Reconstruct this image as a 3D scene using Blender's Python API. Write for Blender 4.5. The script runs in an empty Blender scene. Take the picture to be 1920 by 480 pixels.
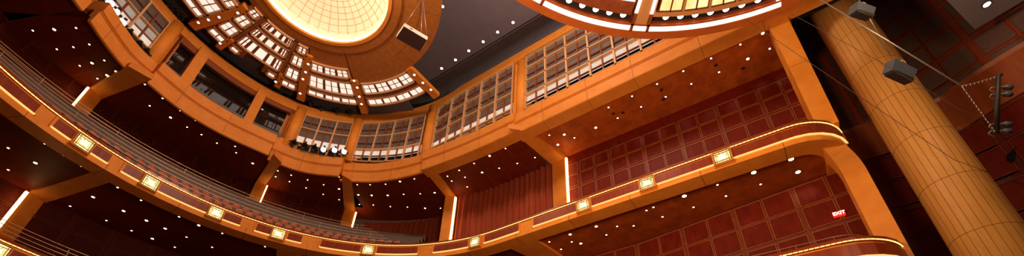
import bpy, math, random
from mathutils import Vector, Matrix
random.seed(7)
sc = bpy.context.scene
COL = sc.collection
R = math.radians

# ------------------------------------------------------------------ camera (x = towards side wall, y = towards rear of hall)
F_PX, CY = 820.0, 440.0
PITCH, ROLL, YAW = 0.578005685, 0.0358759240, -0.960758212
_Yd = Vector((math.sin(YAW), math.cos(YAW), 0)); _Xd = Vector((_Yd.y, -_Yd.x, 0))
def _w(v): return Vector((v.dot(_Xd), v.dot(_Yd), v.z))
_F = Vector((0, math.cos(PITCH), math.sin(PITCH))); _R = Vector((1, 0, 0)); _U = Vector((0, -math.sin(PITCH), math.cos(PITCH)))
_c, _s = math.cos(ROLL), math.sin(ROLL)
CF = _w(_F); CR = _w(_c*_R + _s*_U); CU = _w(-_s*_R + _c*_U)
def proj(p):
    d = p.dot(CF); return 960 + F_PX*p.dot(CR)/d, CY - F_PX*p.dot(CU)/d
def ray(px, py): return CF + CR*((px-960)/F_PX) - CU*((py-CY)/F_PX)
def onz(px, py, z): r = ray(px, py); return r*(z/r.z)
def onx(px, py, x): r = ray(px, py); return r*(x/r.x)
cd = bpy.data.cameras.new('camera'); cam = bpy.data.objects.new('camera', cd); COL.objects.link(cam)
cam.matrix_world = Matrix(((CR.x, CU.x, -CF.x, 0), (CR.y, CU.y, -CF.y, 0), (CR.z, CU.z, -CF.z, 0), (0, 0, 0, 1)))
cd.sensor_width = 36; cd.lens = F_PX*36/1920; cd.shift_y = (CY-240)/1920; cd.clip_end = 200; sc.camera = cam

# ------------------------------------------------------------------ materials
def lin(c): return tuple((x/12.92 if x <= .04045 else ((x+.055)/1.055)**2.4) for x in c)
def mat(name, c1, c2=None, scale=3.0, rough=.6, stretch=(1, 1, 1), metal=0, spec=.4, bump=0, detail=5):
    m = bpy.data.materials.new(name); m.use_nodes = True; nt = m.node_tree; b = nt.nodes['Principled BSDF']
    b.inputs['Roughness'].default_value = rough; b.inputs['Metallic'].default_value = metal
    b.inputs['Specular IOR Level'].default_value = spec
    if c2 is None: b.inputs['Base Color'].default_value = (*c1, 1)
    else:
        tc = nt.nodes.new('ShaderNodeNewGeometry'); mp = nt.nodes.new('ShaderNodeMapping'); mp.inputs['Scale'].default_value = stretch
        nz = nt.nodes.new('ShaderNodeTexNoise'); nz.inputs['Scale'].default_value = scale; nz.inputs['Detail'].default_value = detail; nz.inputs['Roughness'].default_value = .65
        rp = nt.nodes.new('ShaderNodeValToRGB'); rp.color_ramp.elements[0].color = (*c1, 1); rp.color_ramp.elements[1].color = (*c2, 1)
        rp.color_ramp.elements[0].position = .35; rp.color_ramp.elements[1].position = .68
        L = nt.links.new; L(tc.outputs['Position'], mp.inputs[0]); L(mp.outputs[0], nz.inputs[0]); L(nz.outputs[0], rp.inputs[0]); L(rp.outputs[0], b.inputs['Base Color'])
        if bump:
            bp = nt.nodes.new('ShaderNodeBump'); bp.inputs['Strength'].default_value = bump; bp.inputs['Distance'].default_value = .02
            L(nz.outputs[0], bp.inputs['Height']); L(bp.outputs[0], b.inputs['Normal'])
    return m
def emit(name, c, s, sample=False, var=None):
    m = bpy.data.materials.new(name); m.use_nodes = True; nt = m.node_tree; nt.nodes.clear()
    e = nt.nodes.new('ShaderNodeEmission'); o = nt.nodes.new('ShaderNodeOutputMaterial'); e.inputs[0].default_value = (*c, 1); e.inputs[1].default_value = s
    nt.links.new(e.outputs[0], o.inputs[0])
    if var:
        tc = nt.nodes.new('ShaderNodeNewGeometry'); nz = nt.nodes.new('ShaderNodeTexNoise'); nz.inputs['Scale'].default_value = var[1]; nz.inputs['Detail'].default_value = 4
        rp = nt.nodes.new('ShaderNodeValToRGB'); rp.color_ramp.elements[0].color = (*c, 1); rp.color_ramp.elements[1].color = (*var[0], 1)
        rp.color_ramp.elements[0].position = .4; rp.color_ramp.elements[1].position = .62
        nt.links.new(tc.outputs['Position'], nz.inputs[0]); nt.links.new(nz.outputs[0], rp.inputs[0]); nt.links.new(rp.outputs[0], e.inputs[0])
    if not sample: m.cycles.emission_sampling = 'NONE'
    return m
GOLD = mat('gilded_plaster', (.66, .205, .022), (.76, .265, .036), 2.0, .6, bump=.1)
GOLD2 = mat('gilded_plaster_bounce', (.72, .22, .018), (.84, .295, .034), 1.6, .55)  # more saturated gilt copy, reflected red light put into its colour
PALE = mat('pale_frame', (.66, .36, .18), (.72, .41, .21), 2, .5)
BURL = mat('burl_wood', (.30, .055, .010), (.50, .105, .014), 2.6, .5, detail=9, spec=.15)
DSOF = mat('shaded_soffit_wood', (.13, .016, .005), (.19, .024, .005), 2.6, .55, detail=8, spec=.1)  # soffit wood darkened, the shade of the rear bays put into its colour
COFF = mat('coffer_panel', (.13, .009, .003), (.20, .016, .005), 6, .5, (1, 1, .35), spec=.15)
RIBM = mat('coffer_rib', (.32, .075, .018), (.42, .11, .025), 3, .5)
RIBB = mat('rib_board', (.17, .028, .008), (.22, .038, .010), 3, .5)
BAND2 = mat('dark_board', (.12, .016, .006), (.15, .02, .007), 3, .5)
COFD = mat('shaded_coffer_panel', (.055, .005, .002), (.08, .008, .003), 6, .6, spec=.1)  # coffer, rib and board copies with the rear wall's shade in their colour
RIBX = mat('shaded_rib', (.13, .022, .008), (.17, .03, .01), 3, .6, spec=.1)
BRDX = mat('shaded_board', (.07, .008, .003), (.09, .010, .004), 3, .6, spec=.1)
COFG = mat('grey_coffer_panel', (.10, .048, .038), (.14, .068, .055), 14, .8)
RIBD = mat('dark_red_rib', (.20, .03, .010), (.26, .045, .014), 3, .45)
BAND = mat('red_wood_band', (.26, .05, .012), (.36, .08, .018), 5, .4, (1, 1, .2))
FASC = mat('mahogany_panel', (.20, .022, .006), (.30, .04, .009), 9, .35, (1, 1, .15))
RAILW = mat('polished_rail_wood', (.24, .04, .012), rough=.2)
CHROME = mat('rail_metal', (.62, .40, .30), rough=.32, metal=.8)
CURT = mat('curtain_cloth', (.26, .035, .012), (.34, .055, .018), 4, .9, (1, 1, .1))
GREY = mat('grey_ceiling', (.115, .098, .125), (.135, .115, .145), 1.5, .85)
GREY2 = mat('pale_grey_panel', (.22, .19, .235), (.25, .21, .26), 1.5, .8)
DARK = mat('dark_metal', (.02, .015, .015), rough=.5)
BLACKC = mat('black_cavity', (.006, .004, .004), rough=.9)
CANW = mat('canopy_wood', (.44, .095, .018), (.54, .13, .025), 4, .35, (.3, .3, 1))
CANP = mat('canopy_pale', (.60, .26, .10), (.64, .29, .12), 2, .5)
CANR = mat('canopy_red', (.24, .05, .02), (.32, .075, .03), 5, .35)
COLW = mat('column_wood', (.60, .27, .06), (.70, .33, .085), 5, .5, (3, 3, .3))
SEAM = mat('seam', (.20, .075, .02), rough=.8)
DISC = mat('disc_wood', (.34, .11, .022), (.44, .155, .035), 5, .4, detail=8)
LATB = mat('lattice_brown', (.36, .13, .04), (.42, .16, .05), 3, .5)
LATF = mat('lattice_frame', (.66, .36, .22), rough=.45)
MUNT = mat('muntin_brown', (.26, .07, .02), rough=.5)
PANE = mat('grey_louvre', (.10, .085, .095), (.17, .14, .15), 10, .6, (1, 1, 3))
SILL = mat('slate_sill', (.14, .12, .14), rough=.7)
GLASS = mat('dark_glass', (.012, .008, .008), rough=.03, spec=1.0)
SEATM = mat('seat_fabric', (.50, .13, .07), (.62, .18, .10), 12, .8)
SEATW = mat('seat_shell', (.06, .014, .007), rough=.4)
DOME = mat('dome_plaster', (.80, .64, .50), rough=.9)
PLATE = mat('speaker_white', (.75, .70, .66), rough=.5)
DKGR = mat('speaker_grille', (.05, .018, .018), rough=.7)
LUMG = mat('lamp_housing_grey', (.07, .08, .125), rough=.4)
WIRE = mat('steel_cable', (.42, .38, .36), rough=.35, metal=.6)
WIRD = mat('dark_cable', (.10, .06, .05), rough=.5)
E_DN = emit('downlight_glow', (1, .62, .36), 11)
E_DNW = emit('downlight_cool', (.93, .87, 1), 9)
E_STRIP = emit('strip_glow', (1, .62, .22), 7)
E_ROPE = emit('rope_glow', (1, .52, .14), 2.6)
E_GLOW = emit('gilt_line_glow', (1, .50, .14), 1.5)
E_ONYX = emit('sconce_glass', (1, .52, .10), 1.4, var=((1, .85, .45), 7))
E_CORE = emit('sconce_core', (1, .80, .38), 3)
E_PANE = emit('ceiling_pane', (1, .74, .58), 1.15, var=((1, .80, .66), .8))
E_WIN = emit('lit_louvre', (1, .70, .52), .85, var=((1, .82, .68), 3))
E_DIM = emit('dim_louvre', (1, .70, .52), .40, var=((1, .82, .68), 3))
E_CAN = emit('canopy_strip', (1, .80, .58), 3.0)
E_ONY2 = emit('canopy_onyx', (1, .80, .38), 1.25, var=((1, .68, .22), 3))
E_CLAMP = emit('canopy_lamp', (1, .78, .72), 7)
E_FLOOD = emit('flood_lens', (.92, .90, 1), 12)
E_COVE = emit('cove_glow', (1, .92, .82), 13.5, sample=True)
E_EXIT = emit('exit_red', (1, .03, .01), 1.3)
E_EXITL = emit('exit_letters', (1, .85, .75), 2.5)

# ------------------------------------------------------------------ mesh builder
class M:
    def __init__(s): s.v = []; s.f = []; s.m = []; s.sm = []
    def add(s, vs, fs, mi=0, smooth=False):
        o = len(s.v); s.v += [tuple(v) for v in vs]
        for f in fs: s.f.append(tuple(i+o for i in f)); s.m.append(mi); s.sm.append(smooth)
    def prism(s, poly, ext, mi=0):           # poly: list of 3D points, ext: extrusion vector
        n = len(poly); e = Vector(ext); a = [Vector(p) for p in poly]; b = [p+e for p in a]
        s.add(a+b, [tuple(range(n-1, -1, -1)), tuple(range(n, 2*n))]+[(i, (i+1) % n, n+(i+1) % n, n+i) for i in range(n)], mi)
    def box(s, c, ax, ay, az, mi=0):         # centre + half-axis vectors
        c, ax, ay, az = map(Vector, (c, ax, ay, az))
        vs = [c+i*ax+j*ay+k*az for k in (-1, 1) for j in (-1, 1) for i in (-1, 1)]
        s.add(vs, [(0, 2, 3, 1), (4, 5, 7, 6), (0, 1, 5, 4), (2, 6, 7, 3), (0, 4, 6, 2), (1, 3, 7, 5)], mi)
    def abox(s, x0, x1, y0, y1, z0, z1, mi=0):
        s.box(((x0+x1)/2, (y0+y1)/2, (z0+z1)/2), ((x1-x0)/2, 0, 0), (0, (y1-y0)/2, 0), (0, 0, (z1-z0)/2), mi)
    def tube(s, pts, r, n=6, mi=0):
        pts = [Vector(p) for p in pts]; rings = []
        for i, p in enumerate(pts):
            t = (pts[min(i+1, len(pts)-1)]-pts[max(i-1, 0)]).normalized()
            u = t.cross(Vector((0, 0, 1)));
            if u.length < .05: u = t.cross(Vector((1, 0, 0)))
            u.normalize(); w = t.cross(u)
            rr = r[i] if isinstance(r, (list, tuple)) else r
            rings.append([p+rr*(math.cos(a)*u+math.sin(a)*w) for a in [2*math.pi*k/n for k in range(n)]])
        vs = [v for q in rings for v in q]; fs = []
        for i in range(len(pts)-1):
            for k in range(n): fs.append((i*n+k, i*n+(k+1) % n, (i+1)*n+(k+1) % n, (i+1)*n+k))
        fs.append(tuple(range(n-1, -1, -1))); fs.append(tuple((len(pts)-1)*n+k for k in range(n)))
        s.add(vs, fs, mi, True)
    def disc(s, c, r, z=0, n=16, mi=0, nrm=(0, 0, -1)):
        c = Vector(c); nv = Vector(nrm).normalized(); u = nv.orthogonal().normalized(); w = nv.cross(u)
        s.add([c+r*(math.cos(2*math.pi*k/n)*u+math.sin(2*math.pi*k/n)*w) for k in range(n)], [tuple(range(n))], mi)
    def sweep(s, path, prof, mi=0, closed=True, caps=True, smooth=False):
        # path: list of (point2d, outward2d, zshift); prof: list of (off, z)
        n = len(prof); vs = []
        for (p, o, dz) in path:
            for (a, z) in prof: vs.append((p[0]+o[0]*a, p[1]+o[1]*a, z+dz))
        fs = []; m = n if closed else n-1
        for i in range(len(path)-1):
            for k in range(m): fs.append((i*n+k, i*n+(k+1) % n, (i+1)*n+(k+1) % n, (i+1)*n+k))
        if closed and caps: fs.append(tuple(range(n-1, -1, -1))); fs.append(tuple((len(path)-1)*n+k for k in range(n)))
        s.add(vs, fs, mi, smooth)
    def build(s, name, mats, parent=None):
        me = bpy.data.meshes.new(name); me.from_pydata(s.v, [], s.f)
        for m in (mats if isinstance(mats, (list, tuple)) else [mats]): me.materials.append(m)
        me.polygons.foreach_set('material_index', s.m); me.polygons.foreach_set('use_smooth', s.sm)
        me.update(); o = bpy.data.objects.new(name, me); COL.objects.link(o)
        import bmesh
        bm = bmesh.new(); bm.from_mesh(me); bmesh.ops.recalc_face_normals(bm, faces=bm.faces); bm.to_mesh(me); bm.free()
        if parent: o.parent = parent
        return o
def tag(o, label=None, cat=None, group=None, kind=None):
    if label: o['label'] = label
    if cat: o['category'] = cat
    if group: o['group'] = group
    if kind: o['kind'] = kind
    return o
def empty(name, loc=(0, 0, 0)):
    o = bpy.data.objects.new(name, None); COL.objects.link(o); o.location = loc; o.empty_display_size = .2; return o
def struct(o, label): return tag(o, label, kind='structure')
def copy(o, parent=None, loc=None, rz=None):
    c = o.copy(); COL.objects.link(c)
    if parent: c.parent = parent
    if loc is not None: c.location = loc
    if rz is not None: c.rotation_euler = (0, 0, rz)
    for ch in o.children: copy(ch, c)
    return c

# ------------------------------------------------------------------ paths
C0 = (3.3, 9.1); R0 = 8.7               # tier front: straight at x = 12, then a semicircle
def base(s):                            # s along the tier front; s = y on the straight run
    if s < -1.4:
        a = (-1.4-s)/1.4
        if a < math.pi/2:
            return (13.4-1.4*math.cos(a), -1.4-1.4*math.sin(a)), (math.cos(a), math.sin(a))
        d = (a-math.pi/2)*1.4
        return (13.4+d, -2.8), (0, 1)
    if s <= 9.1: return (12.0, s), (1, 0)
    a = (s-9.1)/R0
    return (C0[0]+R0*math.cos(a), C0[1]+R0*math.sin(a)), (math.cos(a), math.sin(a))
def bpath(s0, s1, step=.35, dz=0):
    n = max(1, int(abs(s1-s0)/step+.5)); return [(*base(s0+(s1-s0)*i/n), dz) for i in range(n+1)]
def bpt(s, off, z): p, o = base(s); return Vector((p[0]+o[0]*off, p[1]+o[1]*off, z))
def s_of_px(px, z, off=0, lo=-4.0, hi=33.):
    best = None
    prev = None
    for i in range(1200):
        s = lo+(hi-lo)*i/1199; x = proj(bpt(s, off, z))[0]
        if prev is not None and (prev[1]-px)*(x-px) <= 0: return s
        prev = (s, x)
    return None
C1 = (3.3, 12.5); R1 = 8.7              # arcade circle
def apt(a, r, z): a = R(a); return Vector((C1[0]+r*math.sin(a), C1[1]+r*math.cos(a), z))   # a measured from +y towards +x
def apath(a0, a1, r, zf=lambda a: 0, step=2.0):
    n = max(1, int(abs(a1-a0)/step+.5)); o = []
    for i in range(n+1):
        a = a0+(a1-a0)*i/n; p = apt(a, r, 0); o.append(((p.x, p.y), (math.sin(R(a)), math.cos(R(a))), zf(a)))
    return o
def interp(x, xs, ys):
    if x <= xs[0]: return ys[0]
    for i in range(1, len(xs)):
        if x <= xs[i]: t = (x-xs[i-1])/(xs[i]-xs[i-1]); return ys[i-1]+t*(ys[i]-ys[i-1])
    return ys[-1]
def ztop(a): return interp(a, [-90, -40, -23, 28, 38, 50, 67, 79, 90], [21.5, 20.4, 20.05, 20.05, 20.2, 20.5, 20.9, 21.2, 21.5])
def zwin(a): return interp(a, [-90, -40, 20, 30, 50, 62, 77, 90], [20.8, 19.5, 19.35, 19.35, 19.72, 20.0, 20.3, 20.8])
def spline(pts, n=8):                   # Catmull-Rom through 2D points -> path with outward normal (right of travel)
    P = [Vector(p) for p in pts]; P = [2*P[0]-P[1]]+P+[2*P[-1]-P[-2]]; out = []
    for i in range(1, len(P)-2):
        for k in range(n):
            t = k/n; a, b, c, d = P[i-1], P[i], P[i+1], P[i+2]
            out.append(.5*((2*b)+(c-a)*t+(2*a-5*b+4*c-d)*t*t+(3*b-3*c+d-a)*t**3))
    out.append(P[-2]); res = []
    for i, p in enumerate(out):
        t = (out[min(i+1, len(out)-1)]-out[max(i-1, 0)]).normalized(); res.append(((p.x, p.y), (t.y, -t.x), 0))
    return res

# ------------------------------------------------------------------ lights
def spot(p, tgt, e, size=50, blend=.8, rad=.05, col=(1, .68, .38)):
    l = bpy.data.lights.new('spot', 'SPOT'); l.energy = e; l.spot_size = R(size); l.spot_blend = blend; l.shadow_soft_size = rad; l.color = col
    o = bpy.data.objects.new('spot_lamp', l); COL.objects.link(o); o.location = p
    o.rotation_euler = (Vector(tgt)-Vector(p)).to_track_quat('-Z', 'Y').to_euler(); return o
def point(p, e, rad=.5, col=(1, .74, .46)):  # soft unseen fill light, added to brighten the hall
    l = bpy.data.lights.new('point', 'POINT'); l.energy = e; l.shadow_soft_size = rad; l.color = col
    o = bpy.data.objects.new('fill_light', l); COL.objects.link(o); o.location = p; return o

# ------------------------------------------------------------------ balcony tiers
def tier(zt, s0, s1, panels, gaps, lamps, desc, cornerend=True):
    root = empty('balcony_front', (12, 0, zt-.7)); inv = Vector((-12, 0, -(zt-.7)))
    def loc(o): o.location = inv; return o
    tag(root, desc, 'balcony')
    zb = zt-.71
    m = M(); m.sweep(bpath(s0, s1), [(0, zb), (0, zt-.1), (.06, zt-.1), (.06, zt-.04), (.30, zt-.04), (.30, zb+.12), (.62, zb+.12), (.62, zb)])
    loc(m.build('parapet', GOLD2, root))
    m = M()                                        # seams in the underside and fascia
    s = -1.2
    while s < s1:
        if s > s0: 
            p, o = base(s); t = (-o[1], o[0])
            m.box((p[0]+o[0]*.31, p[1]+o[1]*.31, zb-.001), (o[0]*.31, o[1]*.31, 0), (t[0]*.008, t[1]*.008, 0), (0, 0, .004))
            m.box((p[0]-o[0]*.001, p[1]-o[1]*.001, zb+.12), (o[0]*.004, o[1]*.004, 0), (t[0]*.008, t[1]*.008, 0), (0, 0, .12))
        s += 2.35
    loc(m.build('seam', SEAM, root))
    m = M(); m.sweep(bpath(s0, s1), [(-.05, zt-.02), (-.05, zt+.05), (0, zt+.08), (.2, zt+.08), (.24, zt+.04), (.24, zt-.04), (.02, zt-.04)])
    loc(m.build('top_rail', RAILW, root))
    m = M(); s = s0                                 # string of small lamps tucked under the rail
    while s < s1-.1:
        pth = bpath(s, s+.10); m.sweep(pth, [(-.04, zt-.045), (-.04, zt-.026), (-.015, zt-.026), (-.015, zt-.045)]); s += .118
    loc(tag(m.build('rope_light', E_ROPE, root), 'glowing string of tiny lamps under the rail'))
    for (a, b) in panels:
        a, b = min(a, b), max(a, b)
        m = M(); m.sweep(bpath(a, b), [(-.03, zb+.25), (-.03, zt-.13), (.01, zt-.13), (.01, zb+.25)]); 
        loc(tag(m.build('panel', FASC, root), 'dark red mahogany inset panel'))
        m = M(); m.sweep(bpath(a-.05, b+.05), [(-.05, zb+.2), (-.05, zb+.235), (0.01, zb+.235), (.01, zb+.2)])
        loc(tag(m.build('light_line', E_GLOW, root), 'thin glowing line along the foot of the panel'))
        for e0 in (a-.09, b+.01):
            m = M(); m.sweep(bpath(e0, e0+.08), [(-.045, zb+.2), (-.045, zt-.1), (.01, zt-.1), (.01, zb+.2)]); loc(m.build('panel_stile', GOLD2, root))
    return root
def sconce(s, zt, label, grp):
    p, o = base(s); t = Vector((-o[1], o[0], 0)); n = Vector((-o[0], -o[1], 0)); c = Vector((p[0], p[1], zt-.37))
    root = empty('wall_sconce', c); tag(root, label, 'lamp', grp)
    up = Vector((0, 0, 1)); w, h = .25, .235
    m = M()
    m.box(n*.02, t*(w+.05), n*.03, up*(h+.05))
    for sg in (-1, 1): m.box(n*.08+t*(w+.01)*sg, t*.022, n*.05, up*(h+.02)); m.box(n*.08+up*(h+.01)*sg, t*w, n*.05, up*.02)
    m.build('back_plate', GOLD, root)
    m = M(); m.box(n*.085, t*(w-.02), n*.035, up*(h-.02)); gs = m.build('glass_shade', E_ONYX, root)
    m = M(); m.box(n*.122, t*.10, n*.004, up*.085); m.add([n*.128+t*.11*math.cos(k*math.pi/8)+up*.09*math.sin(k*math.pi/8) for k in range(16)], [tuple(range(16))]); m.build('glowing_core', E_CORE, gs)
    m = M()
    for sgn in (-1, 1):
        m.box(n*.12+t*(w-.02)*sgn, t*.007, n*.012, up*(h-.02)); m.box(n*.12+up*(h-.02)*sgn, t*(w-.02), n*.012, up*.007)
        m.box(n*.13+t*(w*.70)*sgn, t*.005, n*.01, up*h); m.box(n*.13+up*h*.62*sgn, t*w, n*.01, up*.005)
    for k in range(4):
        a = R(35+k*36.5); m.box(n*.13+t*math.cos(a)*.13+up*(math.sin(a)*.10-.02), (t*math.cos(a)+up*math.sin(a))*.09, n*.006, (t*-math.sin(a)+up*math.cos(a))*.004)
    m.build('metal_frame', DARK, root)
    return root
ZA, ZB = 10.06, 6.0
S = lambda px: s_of_px(px, ZA-.35, 0)
pA = [(1376, None), (1232, 1340), (1111, 1199), (1002, 1082), (910, 973), (815, 878), (708, 783), (603, 676), (541, 565), (482, 507), (420, 450), (300, 390), (233, 263), (168, 203), (103, 135)]
panelsA = []
for a, b in pA:
    sa = S(a); sb = -3.2 if b is None else S(b); panelsA.append((sa, sb))
lampsA = [1357, 1216, 1097, 893, 692, 523, 404, 281, 154]
sL = S(103); panelsA.append((S(66), S(66)+5.0))
tierA = tier(ZA, -6.0, S(66)+6.5, panelsA, None, None, 'upper curved gilded balcony front with dark red panels sweeping round the hall')
wl = ['last sconce on the upper balcony front, nearest the big column', 'second sconce from the right on the upper balcony front', 'sconce on the upper balcony just below the lit strip of the straight wall',
      'sconce on the upper balcony below the draped curtain bay', 'sconce on the upper balcony at the lowest point of the curve', 'sconce on the upper balcony left of the lowest point of the curve',
      'sconce on the upper balcony third from the left', 'sconce on the upper balcony second from the left', 'leftmost sconce on the upper balcony, below the slanting lit strip']
for px, lb in zip(lampsA, wl): sconce(S(px), ZA, 'glowing amber '+lb, 'sconces on the upper balcony front')
# tier B
SB = lambda px: s_of_px(px, ZB-.35, 0, 10, 24)
sl = 9.1+R0*R(90+10); 
panelsB = [(-3.2, 6.0)]
sb0 = None
def s_near(px, py, z):
    w = onz(px, py, z); return 9.1+R0*math.atan2(w.y-C0[1], w.x-C0[0])
sb0 = s_near(14, 466, ZB-.35)
panelsB += [(s_near(32, 474, ZB-.35)-1.3, s_near(34, 475, ZB-.35)), (sb0+.35, sb0+3)]
tierB = tier(ZB, -6.0, sb0+4, panelsB, None, None, 'lower curved gilded balcony front seen at the bottom corners')
sconce(sb0, ZB, 'square glowing amber sconce at the bottom left corner on the lower balcony', None)
# floors of the balconies (seen from below as soffits)
def boff(s, side, rear): return side if s < 9.1 else side+(rear-side)*min(1, (s-9.1)/7.)
def soffit(name, z, s0, s1, side, rear, mt, label, n=60):
    m = M(); vs = []; 
    for i in range(n+1):
        s = s0+(s1-s0)*i/n
        q0 = bpt(s, .60, z); q1 = bpt(s, boff(s, side, rear), z)
        if s < -1.4: q1 = Vector((15.0, max(-2.9, -1.4-(-1.4-s)*.7), z))
        for q in (q0, q1): vs += [q, q+Vector((0, 0, .12))]
    fs = []
    for i in range(n):
        a = i*4; b = a+4
        fs += [(a, a+2, b+2, b), (a+1, b+1, b+3, a+3)]
    m.add(vs, fs, 0, False)
    return struct(m.build(name, mt), label)
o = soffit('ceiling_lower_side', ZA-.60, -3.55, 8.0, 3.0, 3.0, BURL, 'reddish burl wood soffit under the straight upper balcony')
o = soffit('ceiling_lower_rear', ZA-.60, 8.0, 33, 3.0, 4.3, DSOF, 'shaded red wood soffit under the curved rear balcony')
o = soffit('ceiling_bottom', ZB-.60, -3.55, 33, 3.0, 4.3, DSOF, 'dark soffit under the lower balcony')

# ------------------------------------------------------------------ coffered walls
def coffer_wall(name, pf, u0, u1, z0, z1, du, dz, mats, label, inset=.05, ub=None, zb=None, gap=.035, big=.07, ztopband=0):
    """pf(u)->(point2d, inward normal2d).  panels sit proud of a rib-coloured board"""
    m = M(); n = max(1, int(abs(u1-u0)/.5+.5)); vs = []
    for i in range(n+1):
        u = u0+(u1-u0)*i/n; p, nn = pf(u)
        vs += [(p[0], p[1], z0), (p[0], p[1], z1), (p[0]-nn[0]*.15, p[1]-nn[1]*.15, z0), (p[0]-nn[0]*.15, p[1]-nn[1]*.15, z1)]
    fs = []
    for i in range(n): a = 4*i; b = a+4; fs += [(a, b, b+1, a+1), (a+2, a+3, b+3, b+2), (a+1, b+1, b+3, a+3)]
    m.add(vs, fs, 1)
    k = 0; u = u0; nu = int((u1-u0)/du+1e-6)
    for i in range(nu+1):
        ua = u0+i*du+(big if i % 2 == 0 else gap); ubb = u0+(i+1)*du-(gap if i % 2 == 0 else big)
        ubb = min(ubb, u1-.01)
        if ubb-ua < .05: continue
        for sub in range(1):
            zt = z1-ztopband; j = 0
            while zt > z0+.1:
                za = zt-(big if j % 2 == 0 else gap); zz = zt-dz+(gap if j % 2 == 0 else big); zz = max(zz, z0+.01)
                (pa, na), (pb, nb) = pf(ua), pf(ubb)
                A = Vector((pa[0], pa[1], 0)); B = Vector((pb[0], pb[1], 0)); NA = Vector((na[0], na[1], 0)); NB = Vector((nb[0], nb[1], 0))
                e = -.03                                  # recessed look: thin fillet frame then panel
                q = [A+NA*.012+Vector((0, 0, zz)), B+NB*.012+Vector((0, 0, zz)), B+NB*.012+Vector((0, 0, za)), A+NA*.012+Vector((0, 0, za))]
                m.add(q, [(0, 1, 2, 3)], 0)
                # fillets round the panel
                for (P, Q) in ((0, 1), (1, 2), (2, 3), (3, 0)):
                    w = (q[Q]-q[P]).normalized(); up = NA
                    side = up.cross(w)*.012
                    m.add([q[P]-side, q[Q]-side, q[Q]+side, q[P]+side, q[P]-side+NA*.03, q[Q]-side+NA*.03, q[Q]+side+NA*.03, q[P]+side+NA*.03],
                          [(4, 5, 6, 7), (0, 1, 5, 4), (2, 3, 7, 6)], 2)
                zt -= dz; j += 1
    if ztopband:
        for i in range(n):
            (pa, na), (pb, nb) = pf(u0+(u1-u0)*i/n), pf(u0+(u1-u0)*(i+1)/n)
            m.add([(pa[0]+na[0]*.05, pa[1]+na[1]*.05, z1-ztopband), (pb[0]+nb[0]*.05, pb[1]+nb[1]*.05, z1-ztopband), (pb[0]+nb[0]*.05, pb[1]+nb[1]*.05, z1), (pa[0]+na[0]*.05, pa[1]+na[1]*.05, z1)], [(0, 1, 2, 3)], 0)
    return struct(m.build(name, mats), label)
sidef = lambda u: ((15.0, u), (-1, 0))
coffer_wall('wall_side_upper', sidef, -2.98, 7.35, 9.5, 15.55, .80, .79, [COFF, RIBB, RIBM], 'dark red coffered panelling behind the straight upper balcony', ztopband=.55)
sidelow = lambda u: ((15.0-max(0, 4.3-u)*.134, u), (-1, 0))
coffer_wall('wall_side_lower', sidelow, -2.98, 8.4, 5.4, 9.55, .92, .88, [COFF, RIBB, RIBM], 'dark red coffered panelling behind the straight lower balcony', ztopband=.12)
def rearlow(u):
    p, o = base(u); d = boff(u, 3.0, 4.3); return ((p[0]+o[0]*d, p[1]+o[1]*d), (-o[0], -o[1]))
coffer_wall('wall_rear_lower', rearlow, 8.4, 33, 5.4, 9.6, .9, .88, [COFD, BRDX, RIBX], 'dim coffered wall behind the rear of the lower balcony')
RB = 11.35
def rearup(u): a = R(u); return ((C1[0]+RB*math.sin(a), C1[1]+RB*math.cos(a)), (-math.sin(a), -math.cos(a)))
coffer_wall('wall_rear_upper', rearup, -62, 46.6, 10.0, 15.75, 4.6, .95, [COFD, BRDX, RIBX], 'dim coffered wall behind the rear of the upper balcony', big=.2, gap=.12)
# diagonal lattice ribs on the middle of the rear wall
m = M()
for sg in (-1, 1):
    for k in range(-6, 16):
        pts = []
        for q in range(13):
            zz = 11.2+4.1*q/12; u = -16+k*4.0+sg*(zz-13)*5.0
            if -15.5 <= u <= 25: (p_, n_) = rearup(u); pts.append((p_[0]+n_[0]*.06, p_[1]+n_[1]*.06, zz))
        if len(pts) > 1: m.tube(pts, .028, 4)
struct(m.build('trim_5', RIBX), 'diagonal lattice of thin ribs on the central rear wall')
# curtains
def curtain(path, z0, z1, label, nm='curtain'):
    m = M(); vs = []; L = 0; pts = []
    for i in range(len(path)-1):
        a = Vector(path[i][0]); b = Vector(path[i+1][0]); o = Vector(path[i][1]); n = max(2, int((b-a).length/.035))
        for k in range(n): 
            p = a+(b-a)*k/n; ph = (L+(b-a).length*k/n); w = .07*math.sin(ph*2*math.pi/.33)+.03*math.sin(ph*2*math.pi/.87+1)+.02*math.sin(ph*17)
            pts.append(p+o*w)
        L += (b-a).length
    for p in pts:
        vs += [(p.x, p.y, z0), (p.x, p.y, z1), (p.x+.02, p.y+.02, z1), (p.x+.02, p.y+.02, z0)]
    fs = []
    for i in range(len(pts)-1): a = 4*i; b = a+4; fs += [(a, b, b+1, a+1), (a+3, a+2, b+2, b+3)]
    m.add(vs, fs, 0, True)
    return tag(m.build(nm, CURT), label, 'curtain')
curtain(spline([(14.9, 8.1), (14.95, 10), (14.9, 12), (14.6, 14.0)]), 10.0, 15.5, 'dark red pleated curtain filling the wide bay left of the straight wall')
curtain(spline([(15.5, 14.7), (15.4, 16.7), (14.7, 18.7), (13.4, 20.9)]), 10.0, 15.5, 'dim dark red pleated curtain in the curved bay beside the wide curtain')

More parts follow.
